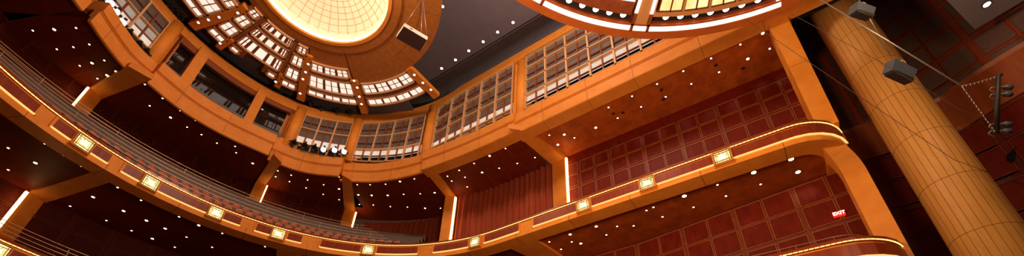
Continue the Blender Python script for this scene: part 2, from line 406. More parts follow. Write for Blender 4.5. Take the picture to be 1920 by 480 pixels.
# ------------------------------------------------------------------ upper arcade: parapet bays
ZS, ZE1, ZE2 = 16.63, 16.05, 15.33
bays = {
 'straight': ([(12.0, -4.3), (12.0, 0), (12.0, 4), (12.0, 8.45)], 0, 'straight gilded cornice over the burl wood soffit'),
 'side': ([(11.86, 8.45), (11.82, 10.5), (11.70, 12.4), (11.50, 14.12)], 0, 'gilded cornice over the wide curtain bay'),
 'cur': ([(11.66, 14.1), (11.32, 15.6), (10.75, 17.08), (9.75, 18.52)], 0, 'curved gilded cornice over the dim curtain bay'),
 'mid': ([(9.48, 18.22), (8.76, 19.1), (7.9, 19.8), (6.66, 20.3)], 0, 'curved gilded cornice with three lit floodlights on it'),
 'booth': ([(6.5, 19.86), (4.7, 20.36), (3.2, 20.50), (2.2, 20.38), (1.15, 20.08)], 0.03, 'curved gilded cornice under the dark booth windows'),
 'left': ([(1.05, 20.38), (.22, 20.07), (-.56, 19.48), (-1.24, 18.85)], .0, 'curved gilded cornice at upper left with a row of spotlights'),
 'far': ([(-1.55, 18.6), (-2.3, 17.9), (-3.2, 16.6), (-3.9, 15.0)], 0, 'end of the gilded cornice at the top left corner'),
}
for k, (pts, dz, lb) in bays.items():
    pa = spline(pts, 6); pa = [(p, o, dz) for p, o, _ in pa]
    root = empty('cornice', (pts[0][0], pts[0][1], ZE2)); tag(root, lb, 'cornice')
    inv = -Vector((pts[0][0], pts[0][1], ZE2))
    m = M(); m.sweep(pa, [(0, ZE1), (0, ZS-.04), (.04, ZS), (.62, ZS), (.62, ZE1+.02), (.10, ZE1+.02), (.10, ZE1-.02), (.05, ZE1-.06), (.05, ZE1-.02)])
    m.build('parapet', GOLD, root).location = inv
    uw = .72 if k in ('straight', 'side') else .20; zb_ = ZE2-(.10 if k == 'booth' else 0)
    m = M(); m.sweep(pa, [(.08, zb_+.03), (.08, ZE1+.03), (.30, ZE1+.03), (.30, ZE2+.30), (uw+.02, ZE2+.30), (uw, zb_), (.11, zb_)])
    m.build('frieze', GOLD, root).location = inv
    m = M(); L = 0
    for i in range(1, len(pa)):
        L += (Vector(pa[i][0])-Vector(pa[i-1][0])).length
        if L > 2.0 and i < len(pa)-1:
            L = 0; p, o, _ = pa[i]; t = (-o[1], o[0])
            uw > .5 and m.box((p[0]+o[0]*.41, p[1]+o[1]*.41, ZE2+dz-.001), (o[0]*.3, o[1]*.3, 0), (t[0]*.008, t[1]*.008, 0), (0, 0, .003))
            m.box((p[0]+o[0]*.078, p[1]+o[1]*.078, (ZE1+ZE2)/2+dz), (o[0]*.003, o[1]*.003, 0), (t[0]*.008, t[1]*.008, 0), (0, 0, .34))
            m.box((p[0]-o[0]*.001, p[1]-o[1]*.001, (ZE1+ZS)/2+dz), (o[0]*.003, o[1]*.003, 0), (t[0]*.008, t[1]*.008, 0), (0, 0, .27))
    if m.v: m.build('seam', SEAM, root).location = inv
# soffits over the upper balcony
def rsoffit(name, pts, outer, z, mt, label, off=.66):
    m = M(); a = [Vector((p[0]+o[0]*off, p[1]+o[1]*off, z)) for p, o, _ in spline(pts, 6)]; b = [Vector((*p, z)) for p in [q[0] for q in spline(outer, 6)]]
    n = len(a); b2 = [b[round(i*(len(b)-1)/(n-1))] for i in range(n)]
    vs = []
    for p, q in zip(a, b2): vs += [p, q, p+Vector((0, 0, .1)), q+Vector((0, 0, .1))]
    m.add(vs, [f for i in range(n-1) for f in ((4*i, 4*i+1, 4*i+5, 4*i+4), (4*i+2, 4*i+6, 4*i+7, 4*i+3))])
    for i in range(0, n-1, 3):                       # board joints
        if (vs[4*i]-vs[4*i+1]).length > .5:
            d = (vs[4*i+1]-vs[4*i]).normalized(); t = Vector((-d.y, d.x, 0)); c = (vs[4*i]+vs[4*i+1])/2
            m.box(c-Vector((0, 0, .002)), d*((vs[4*i+1]-vs[4*i]).length/2), t*.007, (0, 0, .003), 1)
    return struct(m.build(name, [mt, SEAM]), label)
B = {k: v[0] for k, v in bays.items()}
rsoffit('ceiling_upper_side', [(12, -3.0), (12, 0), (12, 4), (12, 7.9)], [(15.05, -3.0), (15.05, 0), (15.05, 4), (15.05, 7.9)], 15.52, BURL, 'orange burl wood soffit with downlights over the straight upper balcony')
rsoffit('ceiling_curtain_bay', B['side'], [(15.2, 8.3), (15.2, 10.5), (15.1, 12.4), (14.8, 14.4)], 15.48, DSOF, 'shaded red soffit over the wide curtain bay')
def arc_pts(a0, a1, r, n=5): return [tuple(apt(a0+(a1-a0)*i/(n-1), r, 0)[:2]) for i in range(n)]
rsoffit('ceiling_dim_curtain_bay', B['cur'], arc_pts(82, 48, 12.8), 15.48, DSOF, 'shaded red soffit over the dim curtain bay', .14)
rsoffit('ceiling_floodlight_bay', B['mid'], arc_pts(52, 22, 11.5), 15.48, DSOF, 'shaded red soffit over the bay below the floodlights', .14)
rsoffit('ceiling_booth_bay', B['booth'], arc_pts(24, -17, 11.5), 15.5, DSOF, 'shaded red soffit over the central rear bay', .14)
rsoffit('ceiling_left_bay', B['left'], arc_pts(-14, -36, 11.5), 15.55, DSOF, 'shaded red soffit over the bay at left', .14)
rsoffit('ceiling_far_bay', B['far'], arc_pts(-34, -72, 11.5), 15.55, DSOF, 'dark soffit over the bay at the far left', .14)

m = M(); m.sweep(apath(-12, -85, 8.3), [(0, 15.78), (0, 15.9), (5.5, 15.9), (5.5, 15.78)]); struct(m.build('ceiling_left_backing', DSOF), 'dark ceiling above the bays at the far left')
# ------------------------------------------------------------------ piers with bracket beams and lit strips
def pier(a, a2, b, b2, z, zbot, label, strip=True, glow=26, sw=.075, e=.1):
    """a, a2: inner beam corners (a on the lamp side); b, b2: outer corners; post stands on b-b2 down to zbot"""
    a, a2, b, b2 = (Vector((*q, 0)) for q in (a, a2, b, b2)); up = Vector((0, 0, 1)); d = ((b-a).normalized()+(b2-a2).normalized()).normalized(); t = (b2-b).normalized()
    root = empty('bracketed_pier', (b.x, b.y, zbot)); tag(root, label, 'pier'); inv = -Vector((b.x, b.y, zbot))
    m = M(); zz = z+.004
    m.prism([a-d*e+up*zz, a2-d*e+up*zz, b2+d*.1+up*zz, b+d*.1+up*zz], up*.3)
    m.build('bracket_beam', GOLD, root).location = inv
    m = M(); n1 = Vector((-d.y, d.x, 0)); n1 = n1 if n1.dot(t) > 0 else -n1
    m.prism([b+up*zbot, b2+up*zbot, b2+d*.4+up*zbot, b+d*.4+up*zbot], up*(z+.02-zbot))
    m.build('post', GOLD2, root).location = inv
    if strip:
        c = b-t*.04-d*.03; m = M(); m.prism([c+up*zbot, c-t*sw+up*zbot, c-t*sw+d*.10+up*zbot, c+d*.10+up*zbot], up*(z-.06-zbot))
        o_ = tag(m.build('light_strip', E_STRIP, root), 'bright vertical lamp strip'); o_.location = inv
        m = M(); c2 = c+t*.0; m.prism([c2+up*zbot, c2+t*.03+up*zbot, c2+t*.03-d*.05+up*zbot, c2-d*.05+up*zbot], up*(z-.03-zbot)); m.build('strip_trim', GOLD, root).location = inv
        q = c-t*.35-d*.25
        spot((q.x, q.y, z-1.3), (q.x+.1*t.x, q.y+.1*t.y, z+.2), glow, 75, 1, .05, (1, .62, .26))
    return root
def z2(px, py, z): v = onz(px, py, z); return (v.x, v.y)
pier((12.72, 7.82), (12.1, 8.45), (14.76, 7.25), (14.88, 8.05), ZE2, 10.0, 'gilded bracketed pier between the curtain bay and the straight wall', e=.5)
pier((12.43, 13.64), (11.8, 14.01), (14.24, 14.05), (13.97, 14.49), ZE2, 10.0, 'gilded bracketed pier between the two curtain bays', e=.22)
pier((10.21, 18.06), (9.65, 18.12), (12.2, 20.15), (11.8, 20.68), ZE2, 12.0, 'gilded bracketed pier left of the dim curtain bay')
pier((7.29, 20.07), (6.71, 19.85), (7.84, 22.4), (7.42, 22.75), ZE2, 12.0, 'gilded bracketed pier right of the central rear bay')
pier((.3, 20.1), (1.15, 20.0), (-.13, 22.76), z2(190, 186, ZE2), ZE2, 12.0, 'gilded bracketed pier at upper left with a slanting lit strip', glow=16)
pier((-3.0, 17.3), (-2.3, 18.0), (-5.0, 19.2), (-4.4, 20.0), ZE2, 12.0, 'dim bracketed pier at the top left edge', strip=False)
ZL = ZA-.71
pier(z2(1010, 452, ZL), z2(962, 470, ZL), (14.85, 7.3), (14.85, 8.2), ZL, 5.2, 'gilded bracketed pier under the straight upper balcony', strip=False, e=.5)
pier(z2(165, 326, ZL), z2(203, 343, ZL), (.44, 21.48), z2(85, 381, ZL), ZL, 5.3, 'gilded pier under the rear balcony at lower left with a bright slanting strip', glow=7, sw=.10)
pier((7.6, 17.6), (8.5, 17.1), (9.3, 20.6), (10.2, 20.0), ZL, 5.3, 'dim gilded bracket under the lowest part of the rear balcony', strip=False)
# right flat pier
root = empty('flat_pier', (12.8, -2.55, 2)); tag(root, 'tall flat gilded pier beside the straight balconies, left of the big column', 'pier'); inv = Vector((-12.8, 2.55, -2))
m = M(); zl, zh = ZA-.02, ZE2+.4
m.add([(12.55, -2.74, zl), (13.4, -2.74, zl), (13.4, -2.21, zl), (12.55, -2.21, zl), (12.55, -2.89, zh), (13.4, -2.89, zh), (13.4, -2.29, zh), (12.55, -2.29, zh)], [(3, 2, 1, 0), (4, 5, 6, 7), (0, 1, 5, 4), (1, 2, 6, 5), (2, 3, 7, 6), (3, 0, 4, 7)]); m.build('upper_post', GOLD2, root).location = inv
m = M(); m.abox(12.97, 13.4, -2.87, -2.33, 2.0, ZA-1.5)
lv = []
for (z, t_) in ((ZA-1.5, 0), (ZA-1.25, .12), (ZA-1.0, .4), (ZA-.8, .75), (ZA-.70, 1)):
    for (x0, y0), (x1, y1) in (((12.97, -2.33), (12.62, -2.12)), ((12.97, -2.87), (12.78, -2.66)), ((13.4, -2.87), (13.4, -2.80)), ((13.4, -2.33), (13.4, -2.15))): lv.append((x0+(x1-x0)*t_, y0+(y1-y0)*t_, z))
m.add(lv, [(4*i+k, 4*i+(k+1) % 4, 4*i+4+(k+1) % 4, 4*i+4+k) for i in range(4) for k in range(4)]+[(3, 2, 1, 0), (16, 17, 18, 19)])
m.build('lower_post', GOLD2, root).location = inv
m = M(); m.abox(12.547, 13.403, -2.815, -2.245, 12.9, 12.915); m.build('seam', SEAM, root).location = inv

# ------------------------------------------------------------------ ring beam
def ring_z(y): return 21.55
pa = [((12.0, y), (1, 0), 0) for y in (-6.0, 0, 4, 8, 11)]+[((12.0, 12.5), (1, 0), 0)]+apath(88, -75, R1, lambda a: ztop(a)-21.55)
m = M()
n = len(pa); vs = []
for (p, o, dz) in pa:
    a = math.degrees(math.atan2(p[0]-C1[0], p[1]-C1[1])) if p[1] > 12.4 else 90
    zt, zb = 21.55+dz, zwin(a)
    for off, z in ((0, zb), (0, zt-.05), (.05, zt), (.5, zt), (.5, zb)): vs.append((p[0]+o[0]*off, p[1]+o[1]*off, z))
fs = [(i*5+k, i*5+(k+1) % 5, (i+1)*5+(k+1) % 5, (i+1)*5+k) for i in range(n-1) for k in range(5)]+[(4, 3, 2, 1, 0), tuple((n-1)*5+k for k in range(5))]
m.add(vs, fs)
struct(m.build('trim_1', GOLD), 'gilded ring beam running over the arcade windows')

# ------------------------------------------------------------------ arcade windows
def winstrip(idx, pf, u0, u1, ncol, zb, ztf, rows, label, u_is_deg=False):
    """pf(u)->(2d point, outward 2d); rows: list of (fraction of height, kind) from the top; kind: 'cells','litlow','lithigh','dark'"""
    root = empty('window_%d' % idx, (0, 0, 0)); struct(root, label)
    fr, mu, pn, lit, dk, dim = M(), M(), M(), M(), M(), M()
    def P(u, z, off): p, o = pf(u); return Vector((p[0]+o[0]*off, p[1]+o[1]*off, z))
    def H(v, u): return zb+(ztf(u)-zb)*v      # v in 0..1 from the sill
    def bar(mm, ua, ub, va, vb, o0, o1, n=1):
        for i in range(n):
            a = ua+(ub-ua)*i/n; b = ua+(ub-ua)*(i+1)/n
            q = [P(a, H(va, a), o0), P(b, H(va, b), o0), P(b, H(vb, b), o0), P(a, H(vb, a), o0), P(a, H(va, a), o1), P(b, H(va, b), o1), P(b, H(vb, b), o1), P(a, H(vb, a), o1)]
            mm.add(q, [(0, 1, 2, 3), (7, 6, 5, 4), (0, 4, 5, 1), (1, 5, 6, 2), (2, 6, 7, 3), (3, 7, 4, 0)])
    du = (u1-u0)/ncol; hh = ztf((u0+u1)/2)-zb; per = abs((P(u1, 0, 0)-P(u0, 0, 0)).length/(u1-u0))
    fw = .042/per*(1 if u1 > u0 else -1); fv = .055/hh; mw = .022/per*(1 if u1 > u0 else -1); mv = .02/hh
    for i in range(ncol+1):
        c = u0+i*du; a = c-fw*(0 if i == 0 else 1); b = c+fw*(0 if i == ncol else 1); bar(fr, a, b, 0, 1, -.05, .12)
    v = 1.0; bar(fr, u0, u1, 1-fv*1.4, 1, -.05, .12, ncol*2); bar(fr, u0, u1, 0, fv*.8, -.05, .12, ncol*2)
    for fr_, kind in rows:
        v0 = v-fr_; bar(fr, u0, u1, v0-fv*.6, v0+fv*.6, -.05, .12, ncol*2) if v0 > .02 else None
        vm = (v+v0)/2
        for i in range(ncol):
            a, b = u0+i*du, u0+(i+1)*du; c = (a+b)/2
            bar(mu, c-mw, c+mw, v0, v, .02, .10)
            if kind != 'dark': bar(mu, a, b, vm-mv, vm+mv, .02, .10); 
            for (x, y) in ((a, c), (c, b)):       # rebate round every pane
                g = mw*1.8
                for (p0, p1) in ((v0, vm), (vm, v)) if kind != 'dark' else ((v0, v),):
                    bar(mu, x, x+g, p0, p1, .06, .12); bar(mu, y-g, y, p0, p1, .06, .12); bar(mu, x, y, p0, p0+mv*1.6, .06, .12)
            if kind == 'cells': bar(pn, a, b, v0, v, .13, .16)
            if kind == 'lit': bar(dim, a, b, vm, v, .13, .16); bar(lit, a, b, v0, vm, .13, .16)
            if kind == 'litlow': bar(pn, a, b, vm, v, .13, .16); bar(lit, a, b, v0, vm, .13, .16)
            if kind == 'lithigh': bar(lit, a, b, vm, v, .13, .16); bar(dk, a, b, v0, vm, .30, .34)
            if kind == 'dark': bar(dk, a, b, v0, v, .30, .34)
        v = v0
    fr.build('window_frame', PALE, root); mu.build('muntins', MUNT, root); pn.build('louvre_panes', PANE, root)
    if lit.v: lit.build('lit_panes', E_WIN, root)
    if dim.v: dim.build('dim_panes', E_DIM, root)
    if dk.v: dk.build('dark_panes', BLACKC, root)
    return root
sf = lambda u: ((12.05, u), (1, 0))
af = lambda u: (tuple(apt(u, 8.72, 0)[:2]), (math.sin(R(u)), math.cos(R(u))))
winstrip(1, sf, 7.92, -3.7, 10, 16.64, lambda u: 20.85, [(.25, 'cells'), (.25, 'cells'), (.25, 'cells'), (.25, 'lithigh')], 'tall straight lattice window with a bright lower row, over the straight cornice')
sf2 = lambda u: ((12.05-.0125*max(0, u-8.6)**1.3, u), (1, .05))
winstrip(2, sf2, 14.05, 8.72, 5, 16.64, lambda u: interp(u, [8.6, 12.5, 14.1], [20.85, 20.75, 20.45]), [(.29, 'cells'), (.29, 'cells'), (.29, 'litlow'), (.13, 'dark')], 'lattice window over the wide curtain bay')
winstrip(3, af, 49.5, 75.0, 4, 16.68, zwin, [(.36, 'cells'), (.34, 'cells'), (.30, 'lithigh')], 'curved lattice window over the dim curtain bay')
winstrip(4, af, 28.8, 46.0, 3, 16.66, zwin, [(.38, 'cells'), (.42, 'litlow'), (.20, 'dark')], 'curved lattice window behind three lit floodlights')
winstrip(5, af, -18.6, -46, 4, 17.0, zwin, [(.44, 'cells'), (.42, 'lit'), (.14, 'dark')], 'lattice window at upper left above a row of spotlights')
# arcade columns
def acol(a, r, z0, z1, label, rad=.31, xy=None):
    p = Vector((*xy, 0)) if xy else apt(a, r, 0)
    m = M(); n = 20
    root = empty('round_column', (p.x, p.y, z0)); tag(root, label, 'column')
    m.tube([(0, 0, 0), (0, 0, z1-z0)], rad, n); m.build('shaft', GOLD2, root)
    m = M(); m.tube([(0, 0, 0), (0, 0, .08)], rad*1.1, n); m.build('base', GOLD, root)
for args in ((-16.7, 8.85, 16.6, 19.75, 'short round gilded column right of the upper left window'), (26.9, 8.85, 16.6, 19.7, 'short round gilded column left of the window with floodlights'),
             (47.7, 8.85, 16.6, 20.0, 'short round gilded column right of the window with floodlights'), (77.4, 8.9, 16.6, 20.75, 'short round gilded column between the curved and wide windows')): acol(*args)
acol(0, 0, 16.6, 21.2, 'short round gilded column between the wide window and the tall straight window', .29, (12.32, 8.3))
for (a_, r_, z1_) in ((-16.7, 9.2, 19.6), (26.9, 9.2, 19.6), (47.7, 9.2, 20.0), (77.4, 9.2, 20.6)):
    p = apt(a_, r_, 0); d = Vector((math.sin(R(a_)), math.cos(R(a_)), 0)); t = Vector((d.y, -d.x, 0)); m = M(); m.box((0, 0, (z1_-16.6)/2), d*.2, t*.62, (0, 0, (z1_-16.6)/2)); o = m.build('trim_backing', GOLD2); o.location = (p.x, p.y, 16.6); struct(o, 'gilded jamb behind a short round column'); o.name = 'trim_%d' % (int(a_)+30)
m = M(); m.abox(12.19, 12.7, 7.93, 8.76, 16.6, 20.9); struct(m.build('trim_4', GOLD2), 'gilded jamb beside the tall straight window')
# booth windows
gl = M()
def booth(a0, a1, label):
    root = empty('booth_window', apt((a0+a1)/2, 8.7, 16.9)); tag(root, label, 'window'); inv = -apt((a0+a1)/2, 8.7, 16.9)
    m = M(); m.sweep(apath(a0, a1, 8.62), [(0, 17.0), (0, 17.30), (.05, 17.33), (.55, 17.33), (.55, 17.0)]); m.build('sill', SILL, root).location = inv
    m = M(); m.sweep(apath(a0, a1, 9.1), [(0, 17.30), (0, 19.45), (.04, 19.45), (.04, 17.30)]); m.build('glass', GLASS, root).location = inv
    m = M(); m.sweep(apath(a0, a1, 8.75), [(0, 19.08), (0, 19.45), (.4, 19.45), (.4, 19.22), (.05, 19.08)]); 
    for aa in (a0, a1): p = apt(aa, 8.9, 18.2); d = Vector((math.sin(R(aa)), math.cos(R(aa)), 0)); t = Vector((d.y, -d.x, 0)); m.box(p, d*.22, t*.02, (0, 0, 1.2))
    m.build('reveal', MUNT, root).location = inv
    m = M(); m.sweep(apath(a0+.3, a1-.3, 9.04), [(0, 17.33), (0, 17.39), (.05, 17.39), (.05, 17.33)]); m.build('glass_frame', DARK, root).location = inv
    # equipment seen behind the glass
    m = M(); mid = (a0+a1)/2
    m.box(apt(mid, 9.3, 17.5), (.25, 0, 0), (0, .1, 0), (0, 0, .18)); m.build('mixing_desk', DARK, root).location = inv
booth(-13.8, -8.6, 'small dark booth window at left, next to the round column')
booth(-5.6, 11.8, 'wide dark booth window with ceiling reflections')
booth(14.6, 24.2, 'small dark booth window right of the wide one')
for k, (a, w, lb) in enumerate(((-7.1, .24, 'flat gilded pilaster left of the wide booth window'), (13.2, .22, 'flat gilded pilaster right of the wide booth window'))):
    m = M(); d = Vector((math.sin(R(a)), math.cos(R(a)), 0)); t = Vector((d.y, -d.x, 0)); m.box((0, 0, 1.5), d*.3, t*w, (0, 0, 1.52)); m.box((0, 0, .05), d*.32, t*(w+.02), (0, 0, .06)); o = m.build('flat_pilaster', GOLD); o.location = apt(a, 8.85, 16.6); tag(o, lb, 'pilaster')
m = M(); m.sweep(apath(-17.5, 26.5, 8.64), [(0, 16.6), (0, 17.06), (.7, 17.06), (.7, 16.6)]); struct(m.build('trim_2', GOLD), 'gilded sill under the booth windows')
# backing behind everything in the arcade
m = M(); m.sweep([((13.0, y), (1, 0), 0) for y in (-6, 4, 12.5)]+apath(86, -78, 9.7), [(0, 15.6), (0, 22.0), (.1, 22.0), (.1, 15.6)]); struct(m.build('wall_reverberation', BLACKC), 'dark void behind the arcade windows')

# ------------------------------------------------------------------ ceiling
O = (3.43, 13.35)
def pp(r, a, z=20.): a = R(a); return Vector((O[0]+r*math.sin(a), O[1]+r*math.cos(a), z))
def sector(m, r0, r1, a0, a1, z0, z1, mi=0, st=2.0):
    n = max(1, int(abs(a1-a0)/st+.5)); vs = []
    for i in range(n+1):
        a = a0+(a1-a0)*i/n; vs += [pp(r0, a, z0), pp(r1, a, z0), pp(r1, a, z1), pp(r0, a, z1)]
    fs = [(4*i+k, 4*i+(k+1) % 4, 4*i+4+(k+1) % 4, 4*i+4+k) for i in range(n) for k in range(4)]+[(3, 2, 1, 0), tuple(4*n+k for k in range(4))]
    m.add(vs, fs, mi)
m = M(); m.abox(-9, 11.05, -14, 24, 22.0, 22.15); struct(m.build('ceiling_grey', GREY), 'flat grey main ceiling')
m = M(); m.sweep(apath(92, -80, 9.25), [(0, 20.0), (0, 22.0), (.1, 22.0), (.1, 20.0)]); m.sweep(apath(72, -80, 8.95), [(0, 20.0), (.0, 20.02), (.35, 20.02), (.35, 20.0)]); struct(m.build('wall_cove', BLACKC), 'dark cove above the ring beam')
m = M(); sector(m, 6.0, 9.7, -76, 74, 20.75, 20.85, 0, 4); struct(m.build('ceiling_grey_ring', GREY), 'grey ceiling strip between the lit lattice and the ring beam')
# step added in the grey ceiling so its side strip falls into shade
m = M(); m.abox(11.0, 11.1, -14, 24, 22.0, 22.8); m.abox(11.05, 17.5, -14, 24, 22.7, 22.8); m.abox(12.5, 12.6, -14, 14, 21.4, 22.7); struct(m.build('ceiling_shade_recess', GREY), 'strip of the grey ceiling above the side windows, with a recess added to shade it')
# oculus dome
root = empty('ceiling_dome', (O[0], O[1], 20.0)); tag(root, 'round glowing dome with a fine grid in the ceiling', 'dome'); inv = Vector((-O[0], -O[1], -20))
m = M(); nr, na, rr, hh = 10, 64, 3.02, 1.5; vs = []
zf = lambda r: 20.25+hh*(1-(r/rr)**2)**.8
for i in range(nr+1):
    r = rr*i/nr
    for k in range(na): vs.append(pp(max(r, .001), 360*k/na, zf(r)))
m.add(vs, [(i*na+k, i*na+(k+1) % na, (i+1)*na+(k+1) % na, (i+1)*na+k) for i in range(nr) for k in range(na)], 0, True)
m.build('dome_shell', DOME, root).location = inv
m = M()
for k in range(36): m.tube([pp(rr*t, k*10, zf(rr*t)-.012) for t in (.12, .3, .5, .7, .85, .97)], .008, 3)
for i in range(2, 13): m.tube([pp(rr*i/13, a, zf(rr*i/13)-.012) for a in range(0, 361, 8)], .007, 3)
m.build('grid_line', LATB, root).location = inv
m = M(); 
for k in range(72): m.tube([pp(3.04, k*5, 20.16), pp(3.04, k*5+5, 20.16)], .05, 6)
m.build('cove_light', E_COVE, root).location = inv
m = M(); sector(m, 2.96, 3.12, 0, 360, 19.93, 20.08, 0, 5); m.build('lip', GOLD, root).location = inv
# wooden disc surrounds
root = empty('ceiling_disc', (O[0], O[1], 19.9)); tag(root, 'broad brown wooden disc round the glowing dome', 'ceiling disc'); inv = Vector((-O[0], -O[1], -19.9))
m = M(); sector(m, 3.1, 3.55, 0, 360, 19.97, 20.25, 0, 5); sector(m, 3.5, 5.38, 91, 330, 20.03, 20.3, 0, 4); sector(m, 3.5, 5.3, 54, 91, 20.03, 20.3); sector(m, 3.5, 4.5, 27, 54.5, 20.03, 20.3); sector(m, 3.5, 3.85, -90, 27, 20.03, 20.3)
m.build('disc', DISC, root).location = inv
m = M()
for a in range(96, 330, 17):
    q = pp(4.4, a, 20.028); d = (pp(5, a)-pp(4, a)).normalized(); t = Vector((d.y, -d.x, 0)); m.box(q, d*.95, t*.006, (0, 0, .004))
sector(m, 4.42, 4.435, 91, 330, 20.02, 20.035, 0, 4)
m.build('seam', SEAM, root).location = inv
# backing plates
root = empty('ceiling_lattice', (O[0], O[1], 20.05)); tag(root, 'brown wooden lattice framework fanning out from the dome', 'ceiling framework'); inv = Vector((-O[0], -O[1], -20.05))
m = M()
AX = 5.2
def mir(a): return 2*AX-a
def both(r0, r1, a0, a1, z0=20.03, z1=20.2):
    sector(m, r0, r1, a0, a1, z0, z1); sector(m, r0, r1, mir(a1), mir(a0), z0, z1)
sector(m, 3.8, 6.32, -7, 17.3, 20.03, 20.2)
both(6.3, 6.95, 13.9-4.6, 17.4); both(3.8, 7.12, 17.2, 27.5); both(4.5, 6.4, 28, 54.5); both(6.35, 6.97, 29, 53); both(5.3, 6.3, 55.5, 90.5); both(6.25, 7.06, 57, 89.5)
m.build('backing', LATB, root).location = inv
for a, r0, r1, w in ((27.4, 4.2, 7.55, .21), (55, 5.2, 7.5, .19), (91, 5.35, 7.55, .20)):
    for aa in (a, mir(a)):
        p0, p1 = pp(r0, aa, 19.9), pp(r1, aa, 19.9); d = (p1-p0); t = Vector((d.y, -d.x, 0)).normalized(); m = M(); m.box((p0+p1)/2+Vector((0, 0, .12)), d/2, t*w, (0, 0, .14)); m.build('rib', GOLD, root).location = inv
for aa in (17.4, mir(17.4)):
    p0, p1 = pp(6.3, aa, 19.9), pp(7.35, aa, 19.9); d = (p1-p0); t = Vector((d.y, -d.x, 0)).normalized(); m = M(); m.box((p0+p1)/2+Vector((0, 0, .12)), d/2, t*.15, (0, 0, .14)); m.build('rib', GOLD, root).location = inv
def lightpanel(r0, r1, a0, a1, cells, label, grp=None):
    """cells: list of (width weight, columns, rows)"""
    c = pp((r0+r1)/2, (a0+a1)/2, 20.0); root = empty('ceiling_light_panel', c); tag(root, label, 'ceiling light', grp)
    rm = (r0+r1)/2; dg = lambda w: math.degrees(w/rm)
    m = M(); b = .08
    sector(m, r0, r0+b, a0, a1, 19.88, 20.02); sector(m, r1-b, r1, a0, a1, 19.88, 20.02); sector(m, r0, r1, a0, a0+dg(b), 19.88, 20.02); sector(m, r0, r1, a1-dg(b), a1, 19.88, 20.02)
    m.build('bezel', LATF, root).location = -c
    m = M(); sector(m, r0+b, r1-b, a0+dg(b), a1-dg(b), 19.97, 20.02); bk = m.build('backing', MUNT, root); bk.location = -c
    m = M(); ia, ib = a0+dg(.11), a1-dg(.11); ra, rb = r0+.13, r1-.12; tot = sum(c_[0] for c_ in cells); g = dg(.15); av = (ib-ia)-g*(len(cells)-1); x = ia; mu = M()
    for (w, nc, nrw) in cells:
        wd = av*w/tot
        for i in range(nc):
            for j in range(nrw):
                gg = dg(.034); sector(m, ra+(rb-ra)*j/nrw+(.03 if j else 0), ra+(rb-ra)*(j+1)/nrw-(.03 if j < nrw-1 else 0), x+wd*i/nc+(gg if i else 0), x+wd*(i+1)/nc-(gg if i < nc-1 else 0), 19.94, 19.972, 0, 3)
        x += wd+g
    m.build('glass', E_PANE, bk)
S22 = (1, 2, 2); S21 = (1, 2, 1)
def half(mf, side, oside):
    f = (lambda a0, a1: (a0, a1)) if not mf else (lambda a0, a1: (mir(a1), mir(a0)))
    def lp(r0, r1, a0, a1, cells, lb): 
        x, y = f(a0, a1); lightpanel(r0, r1, x, y, cells, lb)
    for (r0, r1, a0, a1, cl, nm) in ((3.78, 4.32, 19.1, 26.5, [S22], 'innermost'), (4.5, 5.26, 18.2, 25.6, [S22], 'second'), (5.46, 6.28, 17.9, 25.0, [S22], 'third'), (6.52, 7.02, 17.4, 24.8, [S21], 'outermost')):
        lp(r0, r1, a0, a1, cl, 'small square ceiling light, %s in the narrow column %s of the wide panes' % (nm, side))
    for (r0, r1, cl, nm) in ((4.5, 5.12, [S22]*3, 'inner row'), (5.34, 6.28, [S22]*3, 'middle row'), (6.42, 6.9, [S21]*3, 'outer row')):
        lp(r0, r1, 29.4, 53.2, cl, 'curved three window ceiling light panel, %s, %s side' % (nm, side))
    for (r0, r1, cl, nm) in ((5.4, 6.14, [S22]*4, 'inner row'), (6.4, 6.95, [S21]*4, 'outer row')):
        lp(r0, r1, 58.2, 89.2, cl, 'curved four window ceiling light panel, %s, %s side' % (nm, side))
half(False, 'right', ''); half(True, 'left', '')
W5 = [(.75, 2, 2), (.7, 1, 1), (1.35, 1, 1), (.7, 1, 1), (.75, 2, 2)]
for (r0, r1, nm) in ((3.72, 4.32, 'inner'), (4.5, 5.16, 'middle'), (5.34, 6.24, 'outer')):
    lightpanel(r0, r1, -5.4, 15.8, W5, 'wide curved ceiling light panel with five panes, %s row of the centre' % nm)
lightpanel(6.5, 6.92, 11.2, 15.6, [(1, 1, 1)], 'single small square ceiling light below the wide panes, right one')
lightpanel(6.5, 6.92, mir(15.6), mir(11.2), [(1, 1, 1)], 'single small square ceiling light below the wide panes, left one')
# small ceiling dots
def downlight(p, r=.06, cool=False, label='', grp='', nm='downlight'):
    m = M(); n = 14
    key = ('dlc' if cool else 'dlw')+str(r)
    if key not in bpy.data.meshes:
        m.tube([(0, 0, -.012), (0, 0, .03)], r*1.25, n, 0); m.disc((0, 0, -.016), r, n=n, mi=1)
        o = m.build(key, [DARK, E_DNW if cool else E_DN]); o.data.name = key; o.name = nm
    else:
        o = bpy.data.objects.new(nm, bpy.data.meshes[key]); COL.objects.link(o)
    o.location = p; tag(o, label, 'downlight', grp)
    return o
for (px, py) in ((578, 120), (573, 135), (568, 148), (563, 175), (372, 42), (391, 37), (411, 32), (446, 24), (664, 151), (670, 164), (674, 181), (678, 195), (777, 140), (793, 155), (808, 168), (517, 153), (413, 81)):
    downlight(onz(px, py, 19.87), .06, True, 'small round lamp on a rib of the ceiling framework', 'rib lamps')
for (px, py) in ((962, 42), (933, 60), (906, 78), (879, 95), (854, 112), (828, 128), (830, 12)):
    downlight(onz(px, py, 21.98), .075, True, 'round white downlight in the flat grey ceiling', 'grey ceiling downlights')
downlight(onz(1850, 8, 13.38), .09, False, 'bright round downlight in the grey panel at the top right corner', 'panel light')

